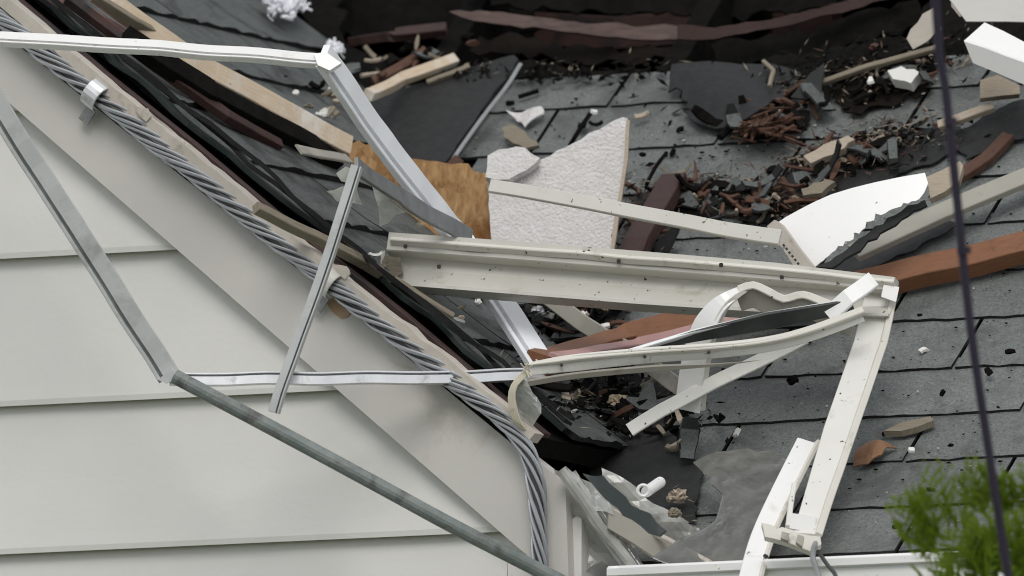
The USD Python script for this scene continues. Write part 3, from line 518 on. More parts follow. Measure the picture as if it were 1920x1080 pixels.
part(cs, 'face', sweep(p, flat(34/PXM, .002), nrm(TOCAM-.1*VU), np.interp(s, [0, .15, .6, 1], [.5, 1.0, .9, .7]), twist=.5*np.sin(s*3)), 'white_dirty')
part(cs, 'upper_fold', sweep(p+VU*.010-VD*.004, flat(13/PXM, .006), nrm(TOCAM+.8*VU), np.interp(s, [0, .1, 1], [.4, 1.0, 1.2])), 'cream_paint')
part(cs, 'lower_fold', sweep(p-VU*.019-VD*.001, flat(14/PXM, .003), nrm(TOCAM-.7*VU), np.interp(s, [0, .4, .55, .7], [1, 1, .5, .01])), 'taupe_trim')
for i in (.12, .36, .55):
    q = p[int(i*len(p))]-VD*.006
    part(cs, 'screw_hole', plate([(-.003, 0), (0, -.003), (.003, 0), (0, .003)], q, TOCAM, .002), 'black_wire')
dk = path([(1170, 662, -.02), (1300, 632, -.015), (1440, 604, -.01), (1600, 574, -.02)])
ds = thing('dark_channel', 'narrow dark channel strip with a bright rim above the bowed strip', 'metal strip', dk[0])
part(ds, 'web', sweep(dk, flat(30/PXM, .004), nrm(TOCAM-.6*VU), np.array([.2, .8, 1.2, .9])), 'dark_metal')
part(ds, 'rim', sweep(dk+VU*np.array([.002, .009, .013, .010])[:, None]-VD*.003, flat(9/PXM, .006), nrm(TOCAM+.8*VU)), 'aluminium')
one('shiny_offcut', 'short shiny aluminium offcut bridging the rail end and the trim post', 'metal strip', barm([(1552, 592, -.02), (1590, 556, -.025), (1638, 522, -.02)], 34, .005, face=nrm(TOCAM+.55*VU-.1*VR)), 'white_paint')
one('tail_strip', 'straight dirty white strip slanting up under the bowed strip', 'metal strip', barm([(1180, 806, .03), (1240, 768, .03), (1340, 716, .03), (1510, 632, .04)], 26, .005, face=nrm(TOCAM+.3*VU)), 'white_dirty')
one('dim_strip', 'dull grey green strip slanting down behind the channel rail', 'metal strip', barm([(985, 528, ('R', .05)), (1090, 604, ('R', .05)), (1180, 662, ('R', .055)), (1290, 735, ('R', .05))], 32, .005, face=nrm(NM*.3+TOCAM-.3*VU)), 'taupe_trim')
cr = thing('frayed_cord', 'frayed cream cord looped down from the crumpled strip end', 'cord', X(960, 770, -.1))
for i in range(5):
    o = i*2.4
    part(cr, 'fibre', tube(path([(990+o*.3, 690+o*.5, -.11), (976+o, 702+o*.4, -.11), (960+o, 722, -.115), (954+o*1.1, 748, -.115), (962+o*1.6, 785+o, -.11), (985+o, 812, -.1)], True), .0016, 6), 'cord', smooth=True)
for i in range(6):
    a_ = rng.uniform(0, 6.28); part(cr, 'frayed_end', tube(path([(986, 694, -.115), (986+16*math.cos(a_), 694+16*math.sin(a_), -.12)]), .0011, 5), 'cord')
one('film_scrap', 'crumpled clear plastic film hanging below the frayed cord', 'plastic film', slab([(966, 718), (985, 712), (1006, 745), (1012, 775), (1000, 800), (975, 790), (962, 760)], (985, 755, -.1), nrm(TOCAM+.2*VR), .001, .003, .01, bend=lambda x, y: .01*np.sin(x*130+y*60), edge=.008), 'clear_film')

# bottom: pole, film, boards
one('iron_pole', 'thin weathered grey green pole slanting across the lower siding', 'pole', tube(path([(328, 706, -.10), (520, 808, -.14), (700, 905, -.17), (860, 992, -.18), (1035, 1082, -.16), (1200, 1170, -.14)], True), .0108, 14), 'pipe', smooth=True)
fs = thing('plastic_sheet', 'torn clear plastic sheeting with a bright rod hanging at the house corner', 'plastic film', X(1120, 1075, -.1))
part(fs, 'sheet', slab([(1040, 880), (1080, 900), (1120, 930), (1148, 950), (1150, 985), (1175, 1010), (1205, 1060), (1215, 1100), (1170, 1080), (1130, 1052), (1092, 1076), (1072, 1020), (1056, 960), (1052, 912)], (1120, 990, -.10), nrm(TOCAM+.1*VR), .001, .003, .014, bend=lambda x, y: .016*np.sin(x*45+y*25)+.006*np.sin(y*70), edge=.012), 'milky_film')
part(fs, 'flap', slab([(1060, 870), (1110, 905), (1140, 935), (1150, 970), (1120, 960), (1085, 935)], (1110, 925, -.12), nrm(TOCAM+.3*VU), .001, .002, .012, bend=lambda x, y: .012*np.sin(x*60), edge=.012), 'clear_film')
part(fs, 'rod', tube(path([(1052, 880, -.13), (1095, 940, -.13), (1130, 992, -.13), (1170, 1040, -.13), (1215, 1104, -.13)], True), .0085, 10), 'milky_film', smooth=True)
part(fs, 'sleeve', sweep(path([(1066, 890, -.125), (1128, 985, -.125), (1200, 1085, -.125)]), flat(32/PXM, .002), nrm(TOCAM+.2*VU)), 'clear_film')
one('plastic_sheet', 'cloudy see-through plastic sheeting sagging between the bright rod and the grey pane', 'plastic film', slab([(1128, 880), (1170, 905), (1210, 935), (1262, 968), (1310, 990), (1350, 1010), (1362, 1052), (1300, 1066), (1230, 1060), (1190, 1040), (1160, 1004), (1142, 960)], (1230, 1000, -.06), nrm(TOCAM+.4*VU), .001, .003, .014, bend=lambda x, y: .012*np.sin(x*40+y*50)+.006*np.sin(y*90-x*20), edge=.012), 'milky_film')
one('cream_trim', 'cream edged trim board with a brown face behind the plastic sheeting', 'trim board', slab([(1142, 950), (1200, 984), (1260, 1015), (1330, 1052), (1290, 1062), (1230, 1046), (1140, 990)], (1230, 1010, ('M', .05)), nrm(TOCAM+.2*VU+.2*VR), .012, .0012, .02), 'taupe_trim')
one('edge_strip', 'thin cream strip along the top of the cream edged trim board', 'strip', barm([(1140, 951, ('M', .065)), (1230, 999, ('M', .06)), (1330, 1052, ('M', .05))], 9, .008, face=nrm(TOCAM+.5*VU)), 'cream_edge')
one('green_tarp', 'strip of dark green tarpaulin falling into the lower valley', 'tarpaulin', slab([(1090, 880), (1130, 888), (1160, 920), (1185, 950), (1222, 970), (1252, 1002), (1240, 1012), (1200, 985), (1165, 960), (1130, 925)], (1170, 940, ('R', .04)), nrm(TOCAM*.6+NM), .003, .003, .015, bend=lambda x, y: .01*np.sin(x*50+y*30), edge=.012), 'green_tarp')
one('grey_plastic_pane', 'translucent grey plastic pane lying above the gutter', 'plastic pane', slab([(1300, 870), (1345, 850), (1440, 840), (1480, 860), (1462, 905), (1430, 960), (1412, 1020), (1396, 1060), (1260, 1062), (1225, 1048), (1290, 1000), (1340, 975), (1356, 930)], (1360, 980, ('M', .06)), nrm(NM+.22*TOCAM), .002, .002, .015, bend=lambda x, y: .004*np.sin(x*30+y*16+1.5*np.sin(y*14)), edge=.008), 'grey_sheet')
wp = thing('pipe_stub', 'short white plastic pipe stub with a ring in the lower debris', 'pipe', X(1210, 920, ('R', .06)))
part(wp, 'tube', tube(path([(1212, 922, ('R', .06)), (1238, 904, ('R', .07))]), .008, 14), 'white_paint', smooth=True)
th = np.linspace(0, 2*np.pi, 20); rc = X(1206, 920, ('R', .07))
part(wp, 'ring', tube(np.array([rc+.008*(VR*math.cos(t)+VU*math.sin(t)) for t in th]), .0024, 8), 'white_paint', smooth=True)
one('dead_leaf', 'big curled brown dead leaf beside the trim post', 'leaf', slab([(1596, 862), (1600, 840), (1618, 822), (1632, 806), (1646, 822), (1676, 822), (1660, 834), (1652, 850), (1626, 864)], (1630, 842, ('M', .03)), nrm(NM+.3*TOCAM), .002, .002, .012, bend=lambda x, y: -40*(x*x+y*y)*.3+.004*np.sin(x*120), edge=.008), 'leaf')
one('wood_sliver', 'tapered weathered sliver above the dead leaf', 'wood', slab([(1656, 808), (1690, 792), (1745, 780), (1750, 788), (1720, 800), (1690, 808)], (1700, 795, ('M', .024)), NM, .01, .001, .015), 'old_wood')
# ------------------------------------------------------------------ left valley: boards
def board(name, label, pts, w, m, th=.014, face=None, sm=False, c='board'): return one(name, label, c, barm(pts, w, th, face=nrm(NG+.6*TOCAM) if face is None else face, sm=sm), m)
board('pale_board', 'long pale split board leading from the left down to the brown fibreboard', [(180, -20, ('R', .06)), (360, 108, ('R', .05)), (520, 196, ('R', .05)), (660, 272, ('R', .05))], 40, 'tan_wood', face=nrm(NG*.4+TOCAM+.2*VU))
board('yellow_batten', 'narrow yellowish batten above the pale split board', [(180, -12, ('R', .06)), (260, 36, ('R', .06)), (340, 84, ('R', .05))], 13, 'old_wood')
board('mauve_strip', 'dusty mauve strip at the top left between dark shingles', [(100, -30, ('R', .03)), (170, 22, ('R', .03)), (245, 66, ('R', .03))], 22, 'pink')
board('burnt_board', 'dark burnt red board sloping under the pale split board', [(130, -10, ('R', .035)), (300, 118, ('R', .035)), (430, 210, ('R', .03)), (530, 268, ('R', .02))], 22, 'charred_red')
board('burnt_board', 'black burnt board edge between the two shingle patches at the upper left', [(240, 60, ('R', .05)), (400, 165, ('R', .045)), (640, 292, ('R', .03))], 44, 'char', .02)
board('cream_slat', 'rounded cream slat end left of the brown fibreboard', [(562, 278, ('R', .06)), (600, 288, ('R', .06)), (655, 296, ('R', .055))], 24, 'taupe_trim', .004)
board('thin_slat', 'thin tan slat lying beside the rake under the aluminium strip', [(486, 384, ('G', .03)), (600, 440, ('G', .03)), (720, 506, ('G', .025))], 20, 'old_wood')
board('thin_slat', 'thin tan slat below the left end of the channel rail', [(742, 520, ('G', .025)), (800, 556, ('G', .025)), (852, 590, ('G', .025))], 13, 'old_wood')
board('splinter_board', 'broken light splinter board above the black felt sheet', [(694, 170, ('R', .06)), (760, 142, ('R', .055)), (856, 106, ('R', .03))], 22, 'tan_wood', face=nrm(TOCAM+.5*VU))
board('splinter_board', 'thin dark splinter next to the light splinter board', [(800, 152, ('R', .03)), (880, 122, ('R', .03))], 10, 'old_wood')
board('brown_splinter', 'rusty brown splinter leaning at the edge of the burnt hole', [(700, 150, ('R', .035)), (760, 118, ('R', .035)), (800, 92, ('R', .035))], 18, 'rust_wood')
board('brown_stake', 'small reddish stake at the tip of the black felt sheet', [(842, 318, ('R', .04)), (862, 296, ('R', .035))], 22, 'rust_wood')
def ragged(px, w, n, th, m, name, label, jit=.003, bend=.01, seed=1, cat_='board'):
    one(name, label, cat_, slab(px, (px[0][0], px[0][1], w), n, th, jit, .014, seed, bend=lambda x, y: bend*np.sin(x*9+seed)+bend*.5*np.sin(x*31+y*24), edge=.01), m)
ragged([(842, 22), (900, 20), (960, 26), (1036, 34), (1100, 44), (1160, 42), (1190, 50), (1246, 44), (1272, 48), (1272, 73), (1200, 74), (1120, 66), (1040, 56), (960, 48), (890, 40)], ('M', .07), nrm(TOCAM+.15*VU), .012, 'mauve_board', 'scorched_fascia', 'scorched mauve fascia board sagging across the burnt hole, left half', jit=.001, bend=.004, seed=2)
ragged([(1270, 46), (1340, 52), (1420, 40), (1500, 24), (1580, 4), (1680, -24), (1690, -10), (1600, 18), (1500, 42), (1400, 62), (1320, 74), (1270, 72)], ('M', .06), nrm(TOCAM+.1*VU), .012, 'charred_red', 'scorched_fascia', 'darker burnt right half of the sagging fascia board', jit=.0012, bend=.004, seed=5)
for i, (lb, px, h, m) in enumerate((('black charred ceiling layer hanging in the left of the burnt hole', [(640, -30), (760, -40), (880, -10), (1000, 20), (1020, 44), (930, 62), (820, 64), (720, 80), (650, 60)], -.03, 'char'),
    ('sagging charred layer under the fascia board in the middle of the hole', [(900, 66), (1040, 72), (1200, 86), (1320, 84), (1330, 104), (1210, 116), (1080, 104), (960, 100), (880, 92)], -.015, 'charred_felt'),
    ('dark brown burnt sheet hanging at the right of the hole', [(1330, 78), (1460, 58), (1600, 28), (1720, 0), (1740, 40), (1640, 80), (1500, 102), (1400, 118), (1340, 110)], -.01, 'char'),
    ('black burnt layer above the fascia board at the top edge', [(860, -60), (1100, -60), (1400, -60), (1690, -80), (1660, -22), (1500, 16), (1340, 34), (1200, 30), (1050, 22), (920, 8)], .02, 'char'),
    ('burnt curled layer on the lower rim of the hole', [(680, 108), (770, 112), (860, 124), (1000, 118), (1120, 130), (1290, 124), (1300, 140), (1200, 150), (1060, 146), (960, 142), (860, 140), (760, 126)], .022, 'charred_felt'))):
    ragged(px, ('M', h), nrm(NM+.5*TOCAM), .004, m, 'charred_layer', lb, .006, .008, 40+i, 'burnt layer')
board('hole_timber', 'dim brown timber inside the burnt hole, left of the sagging board', [(660, 70, ('M', -.02)), (740, 58, ('M', .01)), (836, 48, ('M', .0))], 24, 'charred_red')

# ------------------------------------------------------------------ felt, insulation and bigger scraps
one('felt_sheet', 'large black felt sheet with a lifted torn right edge', 'roofing felt', slab([(694, 178), (740, 160), (860, 128), (965, 112), (974, 122), (945, 165), (905, 215), (872, 262), (838, 312), (790, 306), (740, 300), (690, 260), (660, 215)], (830, 210, ('R', .028)), nrm(NM+.15*NG), .003, .002, .015, bend=lambda x, y: .008*np.sin(x*14)+.14*np.clip(x-.02, 0, 1)*.4, edge=.02), 'felt')
one('torn_felt_edge', 'grey torn felt rim curling at the right of the large black sheet', 'roofing felt', sweep(path([(976, 118, ('R', .055)), (950, 160, ('R', .05)), (908, 214, ('R', .045)), (872, 264, ('R', .04)), (836, 316, ('R', .03))], True), flat(9/PXM, .002), nrm(NM+.6*TOCAM)), 'dull_aluminium')
one('felt_sheet', 'rounded dark felt sheet lying at the upper right of the clean shingles', 'roofing felt', slab([(1262, 128), (1330, 118), (1440, 110), (1500, 130), (1470, 180), (1440, 205), (1400, 228), (1340, 236), (1300, 222), (1278, 200), (1290, 190), (1268, 165), (1252, 170)], (1370, 180, ('M', .03)), NM, .003, .002, .015, seed=3, bend=lambda x, y: .008*np.cos(x*20+y*30), edge=.02), 'felt')
for i, (lb, px) in enumerate((('black felt strip under the red debris heap in the centre', [(1180, 372), (1260, 340), (1380, 352), (1470, 380), (1440, 416), (1330, 404), (1210, 384)]),
    ('black felt patch right of the debris heap behind the torn panel', [(1500, 300), (1600, 262), (1700, 240), (1800, 236), (1830, 262), (1760, 300), (1640, 345), (1540, 372), (1470, 384), (1450, 350)]),
    ('black felt strip between torn panel and reddish beam', [(1500, 520), (1600, 470), (1690, 428), (1770, 400), (1800, 420), (1700, 474), (1600, 512)]),
    ('black felt strip at the right edge beside the taupe board', [(1790, 250), (1900, 190), (1990, 170), (1990, 230), (1900, 262), (1810, 300)]),
    ('black felt scrap under the middle of the channel rail', [(960, 560), (1080, 548), (1180, 560), (1150, 600), (1080, 620), (1000, 610)]),
    ('wide black felt lying under the debris below the bowed strip', [(1010, 720), (1180, 700), (1260, 720), (1250, 800), (1320, 880), (1300, 980), (1180, 960), (1060, 840)]))):
    one('felt_scrap', lb, 'roofing felt', slab(px, (px[0][0], px[0][1], ('M', .016 if i != 5 else .02)), NM, .002, .003, .012, seed=20+i), 'felt')
for i, (lb, px, m) in enumerate((('black burnt crust on the shingles below the right end of the burnt hole', [(1430, 112), (1560, 88), (1690, 66), (1770, 92), (1756, 130), (1690, 120), (1640, 150), (1570, 142), (1530, 172), (1490, 150)], 'char'),
    ('brown black burnt crust around the grey chunk in the upper right debris', [(1560, 160), (1640, 132), (1700, 158), (1760, 140), (1730, 176), (1660, 196), (1600, 214), (1575, 190)], 'charred_felt'),
    ('black burnt crust around the shredded red wood clump', [(1380, 218), (1440, 190), (1500, 196), (1520, 226), (1470, 250), (1420, 262), (1385, 248)], 'charred_felt'),
    ('black burnt crust under the heap above the torn panel', [(1480, 308), (1540, 268), (1640, 250), (1690, 262), (1650, 300), (1580, 326), (1510, 340)], 'charred_felt'))):
    one('burnt_crust', lb, 'burnt crust', slab(px, (px[0][0], px[0][1], ('M', .017)), NM, .002, .006, .01, seed=60+i, bend=lambda x, y: .004*np.sin(x*60)*np.cos(y*50), edge=.015), m)
r_ = np.random.default_rng(11)
def fluff(px, py, w, sx, sy, n):
    ms = [rock(X(px, py, (w[0], w[1])), np.array([sx*2.6, sy*2.2, 14])/PXM, r_, np.eye(3), 2)]
    for i in range(n):
        a_ = r_.normal(size=2)*.8; c = X(px+a_[0]*sx, py+a_[1]*sy, (w[0], w[1]+r_.random()*.012))
        if i % 3 == 0: ms.append(rock(c, r_.uniform(.006, .026, 3)*np.array([1, .7, .5]), r_, trimesh.transformations.random_rotation_matrix(r_.random(3))[:3, :3], 2))
        else: d_ = nrm(r_.normal(size=3)); e_ = r_.normal(size=3)*.006; l_ = r_.uniform(.008, .024); ms.append(tube(spline([c-d_*l_*.5, c+e_, c+d_*l_*.6+e_*.3], .004), r_.uniform(.0006, .0026), 5))
    return cat(ms)
one('insulation_tuft', 'white fluffy insulation tuft at the top edge above the frame corner', 'insulation', fluff(540, 4, ('R', .03), 18, 13, 170), 'cotton', smooth=True)
one('insulation_tuft', 'small pale insulation bit at the corner of the white frame', 'insulation', fluff(628, 92, ('R', .03), 6, 6, 40), 'cotton', smooth=True)
one('paper_scrap', 'white triangular scrap on the clean shingles', 'paper scrap', slab([(948, 206), (1016, 204), (1020, 216), (1010, 222), (985, 242), (976, 226)], (985, 218, ('M', .02)), nrm(NM+.2*TOCAM), .002, .002, .008, bend=lambda x, y: .006*np.sin(x*90), edge=.01), 'foam')
one('tan_scrap', 'tan shred of board below the white triangular scrap', 'board scrap', slab([(940, 240), (958, 232), (985, 246), (998, 262), (1010, 272), (985, 278), (962, 268), (946, 258)], (970, 255, ('M', .025)), nrm(NM+.4*TOCAM), .006, .002, .008), 'old_wood')
one('twig', 'thin dark twig standing up above the foam board slope', 'twig', tube(path([(1068, 274, ('M', .02)), (1086, 244, ('M', .035)), (1110, 208, ('M', .03))], True), .0035, 6), 'char', smooth=True)
one('twig', 'dark twig right of the pointed foam board', 'twig', tube(path([(1212, 346, ('M', .03)), (1230, 312, ('M', .03)), (1250, 286, ('M', .03))], True), .003, 6), 'char', smooth=True)
one('twig', 'short black twig on the upper course of clean shingles', 'twig', tube(path([(972, 182, ('M', .018)), (1010, 170, ('M', .018))]), .0035, 6), 'char', smooth=True)
one('twig', 'thick dark twig below the rounded felt sheet', 'twig', tube(path([(1350, 258, ('M', .025)), (1372, 234, ('M', .025))]), .006, 6), 'char', smooth=True)
one('downspout_end', 'white box shaped downspout end with chips at the right edge', 'downspout', cat([slab([(1808, 76), (1846, 42), (1990, 112), (1990, 152), (1925, 118)], (1880, 90, ('M', .16)), nrm(TOCAM+1.1*VU), .004, .0008, .03), slab([(1808, 78), (1926, 119), (1990, 154), (1990, 190), (1900, 150), (1824, 118)], (1880, 130, ('M', .155)), nrm(TOCAM-.3*VU), .01, .0008, .03)]), 'white_paint')
one('wood_block', 'cream block lying under the white downspout end', 'block', slab([(1838, 150), (1870, 140), (1912, 160), (1912, 176), (1838, 184)], (1870, 165, ('M', .06)), nrm(TOCAM+.2*VU), .03, .001, .02), 'fresh_wood')
one('hanging_flap', 'beige torn flap hanging beside the cable at the top right', 'panel', slab([(1700, 72), (1730, 26), (1756, 12), (1756, 60), (1738, 78), (1712, 92)], (1730, 55, ('M', .10)), nrm(TOCAM+.2*VU), .004, .002, .012), 'cream_edge')
one('hanging_flap', 'narrow grey flap at the top right next to the pale soffit panel', 'panel', slab([(1780, -30), (1826, -30), (1818, 10), (1800, 32), (1784, 12)], (1800, 0, ('M', .13)), TOCAM, .004, .001, .015), 'cream_edge')
one('split_stick', 'split yellowish stick crossing behind the dark cable', 'wood', barm([(1758, 232, ('M', .04)), (1800, 218, ('M', .045)), (1860, 196, ('M', .04))], 18, .01, face=nrm(NM+.6*TOCAM)), 'fresh_wood')
one('dark_shard', 'triangular dark shingle shard in the upper right debris', 'shingle shard', slab([(1482, 182), (1520, 136), (1545, 118), (1540, 180), (1510, 186)], (1515, 160, ('M', .05)), nrm(NM+.7*TOCAM), .004, .001, .012), 'felt')
one('grey_chunk', 'pale grey chunk beside the dark cable in the upper right debris', 'chunk', slab([(1664, 132), (1690, 124), (1724, 136), (1708, 156), (1674, 148)], (1690, 140, ('M', .05)), nrm(NM+.5*TOCAM), .02, .002, .01), 'white_dirty')
one('pale_plank', 'broken pale plank lying in the debris above the torn panel', 'plank', slab([(1506, 292), (1556, 266), (1590, 254), (1602, 262), (1560, 290), (1520, 306)], (1550, 280, ('M', .05)), nrm(NM+.6*TOCAM), .014, .002, .01), 'fresh_wood')
one('pale_plank', 'small pale plank end just left of the torn panel', 'plank', slab([(1502, 354), (1550, 336), (1566, 340), (1540, 362), (1506, 366)], (1530, 350, ('M', .05)), nrm(NM+.6*TOCAM), .012, .002, .01), 'old_wood')
one('pale_stick', 'long weathered stick in the upper right debris', 'stick', barm([(1540, 152, ('M', .04)), (1620, 126, ('M', .045)), (1760, 86, ('M', .04))], 11, .008, face=nrm(NM+.6*TOCAM)), 'old_wood')
one('pale_stick', 'short forked pale stick above the shredded red wood', 'stick', barm([(1430, 112, ('M', .05)), (1450, 130, ('M', .05)), (1442, 160, ('M', .05))], 8, .006, face=nrm(NM+.6*TOCAM)), 'old_wood')
one('red_plank', 'orange brown plank end at the right behind the hanging cable', 'plank', barm([(1790, 330, ('M', .03)), (1850, 290, ('M', .03)), (1890, 250, ('M', .03))], 26, .012, face=nrm(NM+.4*TOCAM)), 'rust_wood')
sh = thing('shredded_wood', 'clump of shredded rusty red wood fibres on the shingles', 'wood', X(1440, 240, ('M', .02)))
for i in range(46):
    x, y = 1440+r_.normal()*24, 236+r_.normal()*12; a_ = r_.normal()*.6+.35; l_ = r_.uniform(14, 40)
    part(sh, 'fibre', sweep(path([(x-l_*math.cos(a_), y+l_*math.sin(a_)*.6, ('M', .02+.03*r_.random())), (x, y, ('M', .03+.035*r_.random())), (x+l_*math.cos(a_), y-l_*math.sin(a_)*.6, ('M', .018+.03*r_.random()))]), flat(r_.uniform(3, 9)/PXM, .003, .0005), nrm(NM+.5*r_.normal(size=3))), 'rust_wood')
bk = np.random.default_rng(21)
for x, y, s_, m, lb in ((1270, 930, 26, 'fresh_wood', 'orange tan brick shaped chunk in the bottom debris'), (1265, 962, 18, 'old_wood', 'brown lump under the orange tan chunk'), (1320, 1000, 22, 'dull_aluminium', 'pale grey lump on the lower plastic pane'), (1095, 592, 14, 'white_dirty', 'crumpled silvery scrap below the channel rail'), (1008, 582, 16, 'aluminium', 'crumpled foil scrap beside the lower frame bar'), (1160, 752, 26, 'tan_wood', 'tan lump in the dark debris below the bowed strip')):
    one('debris_lump', lb, 'lump', rock(X(x, y, ('R', .03)), np.array([s_*1.4, s_, s_])/PXM, bk, sub=2), m)

# ------------------------------------------------------------------ splinters and chips of the debris heaps: every one its own
def chip(px, py, h, size, m, kind, where):
    L_, W_, T_ = size; n = nrm(NM+r_.normal(size=3)*.35); a, b, n = frame(n, nrm(VU+r_.normal(size=3)*.9)); k = 5
    xs = np.linspace(-.5, .5, k)*L_; w0 = W_*(1-.75*np.abs(np.linspace(-1, 1, k))**2*r_.random())*r_.uniform(.7, 1.1, k); z = .15*L_*r_.normal()*np.linspace(-1, 1, k)**2
    c = X(px, py, ('R', h)); P_ = np.array([c+a*x+n*zz for x, zz in zip(xs, z)])
    one(kind[0], f'{kind[1]} {where}', kind[2], sweep(P_, [(-.5, -T_), (.5, -T_), (.42, 0), (-.45, 0)], n, np.c_[w0, np.ones(k)]), m, f'{kind[3]} {where}')
KR = ('red_splinter', 'reddish brown wood splinter', 'splinter', 'reddish splinters')
KT = ('pale_splinter', 'pale wood splinter', 'splinter', 'pale splinters')
KB = ('burnt_chip', 'black burnt chip', 'chip', 'black burnt chips')
KS = ('shingle_shard', 'torn dark shingle shard', 'shingle shard', 'torn dark shingle shards')
KW = ('white_chip', 'small whitish plaster chip', 'chip', 'whitish chips')
def heap(n, cx, cy, sx, sy, rot, mix, big=1.0, where=''):
    for i in range(n):
        u_, v_ = r_.normal()*sx, r_.normal()*sy; x, y = cx+u_*math.cos(rot)-v_*math.sin(rot), cy+u_*math.sin(rot)+v_*math.cos(rot)
        if not (-20 < x < 1940 and -20 < y < 1080 and onroof(x, y)): continue
        if i % 9 == 4 and big >= 1: chip(x, y, .014+.03*r_.random(), (r_.uniform(.035, .085), r_.uniform(.018, .045), .003), 'sooty_shingle', KS, where); continue
        c = r_.choice(4, p=mix); h = .012+.028*r_.random()
        if c == 0: chip(x, y, h, (r_.uniform(.014, .06)*big, r_.uniform(.004, .012), .004), 'rust_wood', KR, where)
        elif c == 1: chip(x, y, h, (r_.uniform(.012, .05)*big, r_.uniform(.004, .012), .004), ('fresh_wood', 'old_wood', 'old_wood')[i % 3], KT, where)
        elif c == 2: chip(x, y, h, (r_.uniform(.012, .055)*big, r_.uniform(.006, .02), .005), 'char', KB, where)
        else: chip(x, y, h, (r_.uniform(.006, .022), r_.uniform(.006, .014), .004), 'white_dirty', KW, where)
heap(95, 1370, 368, 75, 14, .12, [.55, .2, .18, .07], 1.1, where='in the red heap left of the torn panel')
heap(75, 1590, 292, 66, 15, -.3, [.4, .25, .28, .07], 1.1, where='in the heap above the torn panel')
heap(55, 1610, 160, 110, 26, -.25, [.2, .3, .42, .08], 1.2, where='in the upper right debris below the burnt hole')
heap(16, 1200, 430, 26, 30, 0, [.7, .05, .22, .03], 1.3, where='just right of the white foam board')
heap(70, 1170, 750, 80, 24, .3, [.15, .35, .4, .1], where='in the debris below the bowed strip')
heap(34, 1060, 575, 55, 22, .2, [.25, .2, .4, .15], where='under the middle of the channel rail')
heap(26, 1200, 960, 50, 30, .5, [.2, .3, .4, .1], where='beside the white pipe stub at the bottom')
heap(26, 760, 120, 60, 18, -.3, [.3, .35, .3, .05], where='above the large black felt sheet')
heap(14, 1150, 250, 150, 50, 0, [.02, .08, .8, .1], .45, where='on the clean shingles around the foam board')
heap(12, 1750, 740, 120, 110, 0, [.0, .06, .84, .1], .3, where='on the bare shingles at the lower right')
heap(22, 820, 560, 90, 60, .6, [.0, .25, .5, .25], .35, where="on the dark shingles below the rail's left end")
heap(22, 620, 170, 40, 30, .3, [.1, .5, .2, .2], .5, where='on the dark shingles inside the frame corner')
# fine splinters and flakes, uncountable
for nm, lb, mt, L_, W_, spots in (('fine_splinters', 'fine reddish splinters strewn through the debris heaps', 'rust_wood', (.006, .026), (.0012, .004), ((1380, 366, 90, 20, .1, 500), (1590, 290, 90, 26, -.3, 420), (1200, 425, 30, 34, 0, 120), (1600, 150, 110, 24, -.25, 150))),
        ('fine_flakes', 'fine black charred flakes strewn through the debris heaps', 'char', (.006, .028), (.003, .012), ((1400, 376, 100, 16, .1, 300), (1610, 288, 95, 18, -.3, 300), (1600, 130, 130, 24, -.22, 500), (1150, 745, 90, 32, .3, 300), (1050, 135, 140, 10, 0, 300), (1060, 580, 70, 26, .2, 160))),
        ('fine_slivers', 'fine pale wood slivers strewn through the debris heaps', 'old_wood', (.005, .024), (.0012, .004), ((1400, 368, 110, 20, .1, 120), (1600, 280, 100, 28, -.3, 200), (1600, 140, 130, 26, -.25, 180), (1150, 745, 90, 28, .3, 160), (1200, 960, 60, 34, .4, 100), (1050, 130, 150, 12, 0, 50)))):
    q_ = []
    for cx, cy, sx, sy, rot, n_ in spots:
        for i in range(n_):
            u_, v_ = r_.normal()*sx, r_.normal()*sy; x, y = cx+u_*math.cos(rot)-v_*math.sin(rot), cy+u_*math.sin(rot)+v_*math.cos(rot)
            if not onroof(x, y): continue
            n = nrm(NM+r_.normal(size=3)*.4); a, b, n = frame(n, nrm(VU+r_.normal(size=3))); l_, w_, t_ = r_.uniform(*L_)/2, r_.uniform(*W_)/2, .0012; c = X(x, y, ('R', .012+.02*r_.random()))
            v = np.array([c-a*l_, c+b*w_, c+a*l_, c-b*w_*.7, c-n*t_]); q_.append((v, np.array([[0, 3, 1], [3, 2, 1], [0, 1, 4], [1, 2, 4], [2, 3, 4], [3, 0, 4]]), v[:, :2]))
    one(nm, lb, 'splinters', cat(q_), mt, kind='stuff')
# fine crumbs, uncountable
ms = []
for i in range(900):
    if i % 3: x, y = r_.uniform(860, 1900), r_.uniform(150, 1040)
    else: x, y = r_.normal(1400, 200), r_.normal(320, 90)
    if y > 1030 or y < 60 or not onroof(x, y): continue
    s_ = r_.uniform(.0008, .0015+.0022*r_.random()); t_ = trimesh.creation.icosahedron(); v_ = np.asarray(t_.vertices)*s_*r_.uniform(.5, 1.3, (12, 1))*np.array([1.4, 1, .6])
    ms.append((v_+X(x, y, ('R', .011)), np.asarray(t_.faces), v_[:, :2]))
one('soot_crumbs', 'fine black soot crumbs scattered over the shingles', 'crumbs', cat(ms[::1]), 'char', kind='stuff')
one('ash_crumbs', 'fine pale ash crumbs scattered over the debris', 'crumbs', cat([(m[0]+VR*.013+VU*.006, m[1], m[2]) for m in ms[::7]]), 'white_dirty', kind='stuff')

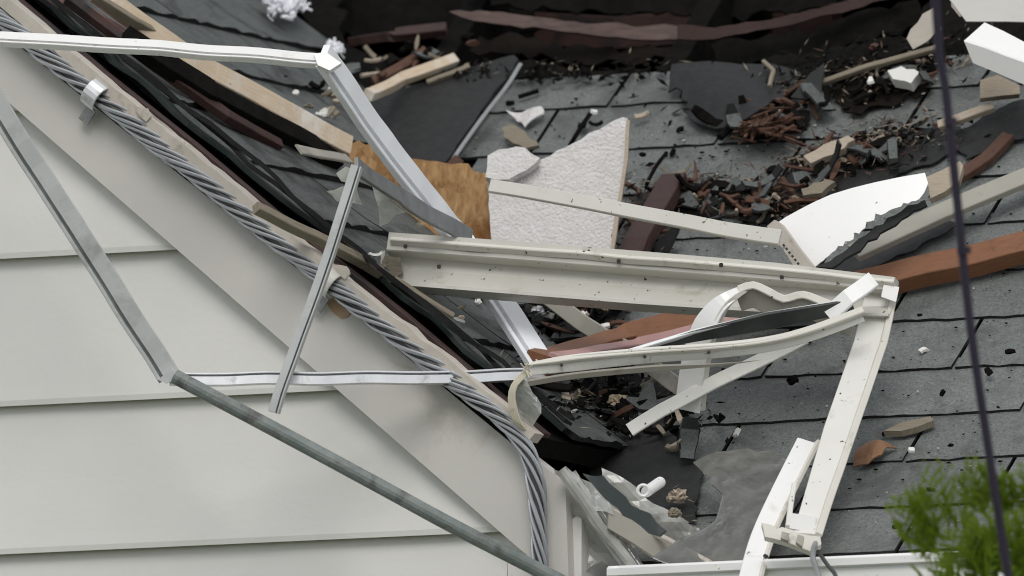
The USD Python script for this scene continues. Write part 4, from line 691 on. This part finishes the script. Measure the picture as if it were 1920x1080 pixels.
# ------------------------------------------------------------------ foreground: cable and conifer
ck = spline([X(1748, -900, -2.0), X(1752, -40, -2.0), X(1772, 160, -2.0), X(1790, 330, -2.0), X(1818, 600, -2.0), X(1850, 820, -2.0), X(1892, 1090, -2.0), X(1990, 1700, -2.0), X(2120, 2600, -2.0)], .05)
kc = thing('hanging_cable', 'dark purplish cable hanging close in front of the roof on the right', 'cable', ck[-1])
part(kc, 'sheath', tube(ck, .0061, 10), 'rubber', smooth=True)
for py in (228, 470): part(kc, 'tie', tube([X(1781+(py-228)*.105, py-7, -2.0), X(1783+(py-228)*.105, py+7, -2.0)], .0095, 10), 'rubber')
tb = X(1905, 1200, -1.6); tree = thing('conifer', 'bright green feathery conifer top at the bottom right in front of the roof', 'tree', (tb[0], tb[1], 0))
ztop = X(1880, 1018, -1.6)[2]
part(tree, 'trunk', tube([(tb[0], tb[1], 0), (tb[0]+.02, tb[1], 2), (tb[0], tb[1], ztop-.05)], .03, 8), 'trunk', smooth=True)
tr = np.random.default_rng(17); fol, tw = [], []
def spray(root, dirn, ln, nb_):
    """a feathery branchlet: a stem with slim scale-leaf blades on both sides"""
    side = nrm(np.cross(dirn, tr.normal(size=3))); out_ = np.cross(side, dirn)
    for j in range(nb_):
        t = (j+.5)/nb_; q = root+dirn*ln*t; sgn = 1 if j % 2 else -1
        bd = nrm(dirn*.9+side*sgn*.75+out_*tr.normal()*.25); bl_ = ln*(.42*(1-t)+.12)*tr.uniform(.7, 1.2); w_ = nrm(np.cross(bd, tr.normal(size=3)))*.0022
        v = np.array([q-w_, q+w_, q+bd*bl_*.55+w_*1.1, q+bd*bl_+dirn*.002, q+bd*bl_*.55-w_*1.1]); fol.append((v, np.array([[0, 1, 2], [0, 2, 4], [4, 2, 3]]), v[:, :2]))
    w_ = nrm(np.cross(dirn, side))*.0022; v = np.array([root-w_, root+w_, root+dirn*ln*1.05]); fol.append((v, np.array([[0, 1, 2]]), v[:, :2]))
axis = np.array([tb[0], tb[1], 0])
H = ztop
for i in range(760):
    z = H - (tr.random()**1.5)*.9 if i < 620 else tr.uniform(.3, H-1.0)
    R_ = .03+.15*min(1, max(0, (H-z))/.14)**.7+.35*min(1, max(0, H-z-.22)/.9); ang = tr.uniform(0, 2*np.pi); rr = R_*math.sqrt(tr.random())
    rd = np.array([math.cos(ang), math.sin(ang), 0]); q = axis+rd*rr*(1+.25*math.sin(ang*3+z*9)); q[2] = z-.02*tr.random()
    spray(q, nrm(rd*tr.uniform(.25, .9)+np.array([0, 0, 1])*tr.uniform(.5, 1.1)+tr.normal(size=3)*.22), tr.uniform(.045, .095), 13)
for x, y, l_ in ((1900, 905, .06), (1820, 920, .07), (1740, 965, .08), (1700, 985, .07), (1780, 940, .07), (1860, 915, .06), (1720, 1000, .07), (1880, 900, .05)):
    for q in range(5): spray(X(x+tr.normal()*12+20, y+tr.normal()*10+45, -1.75), nrm(VU*.9-VR*tr.uniform(-.1, .8)+tr.normal(size=3)*.15), l_*tr.uniform(.8, 1.3), 12)
part(tree, 'crown', cat(fol), 'foliage')
for i in range(34):
    ang = i*2.4; z = H-.03-.022*i; part(tree, 'branch', tube([axis+[0, 0, z-.1], axis+[.13*math.cos(ang), .13*math.sin(ang), z]], .0035, 6), 'trunk', smooth=True)
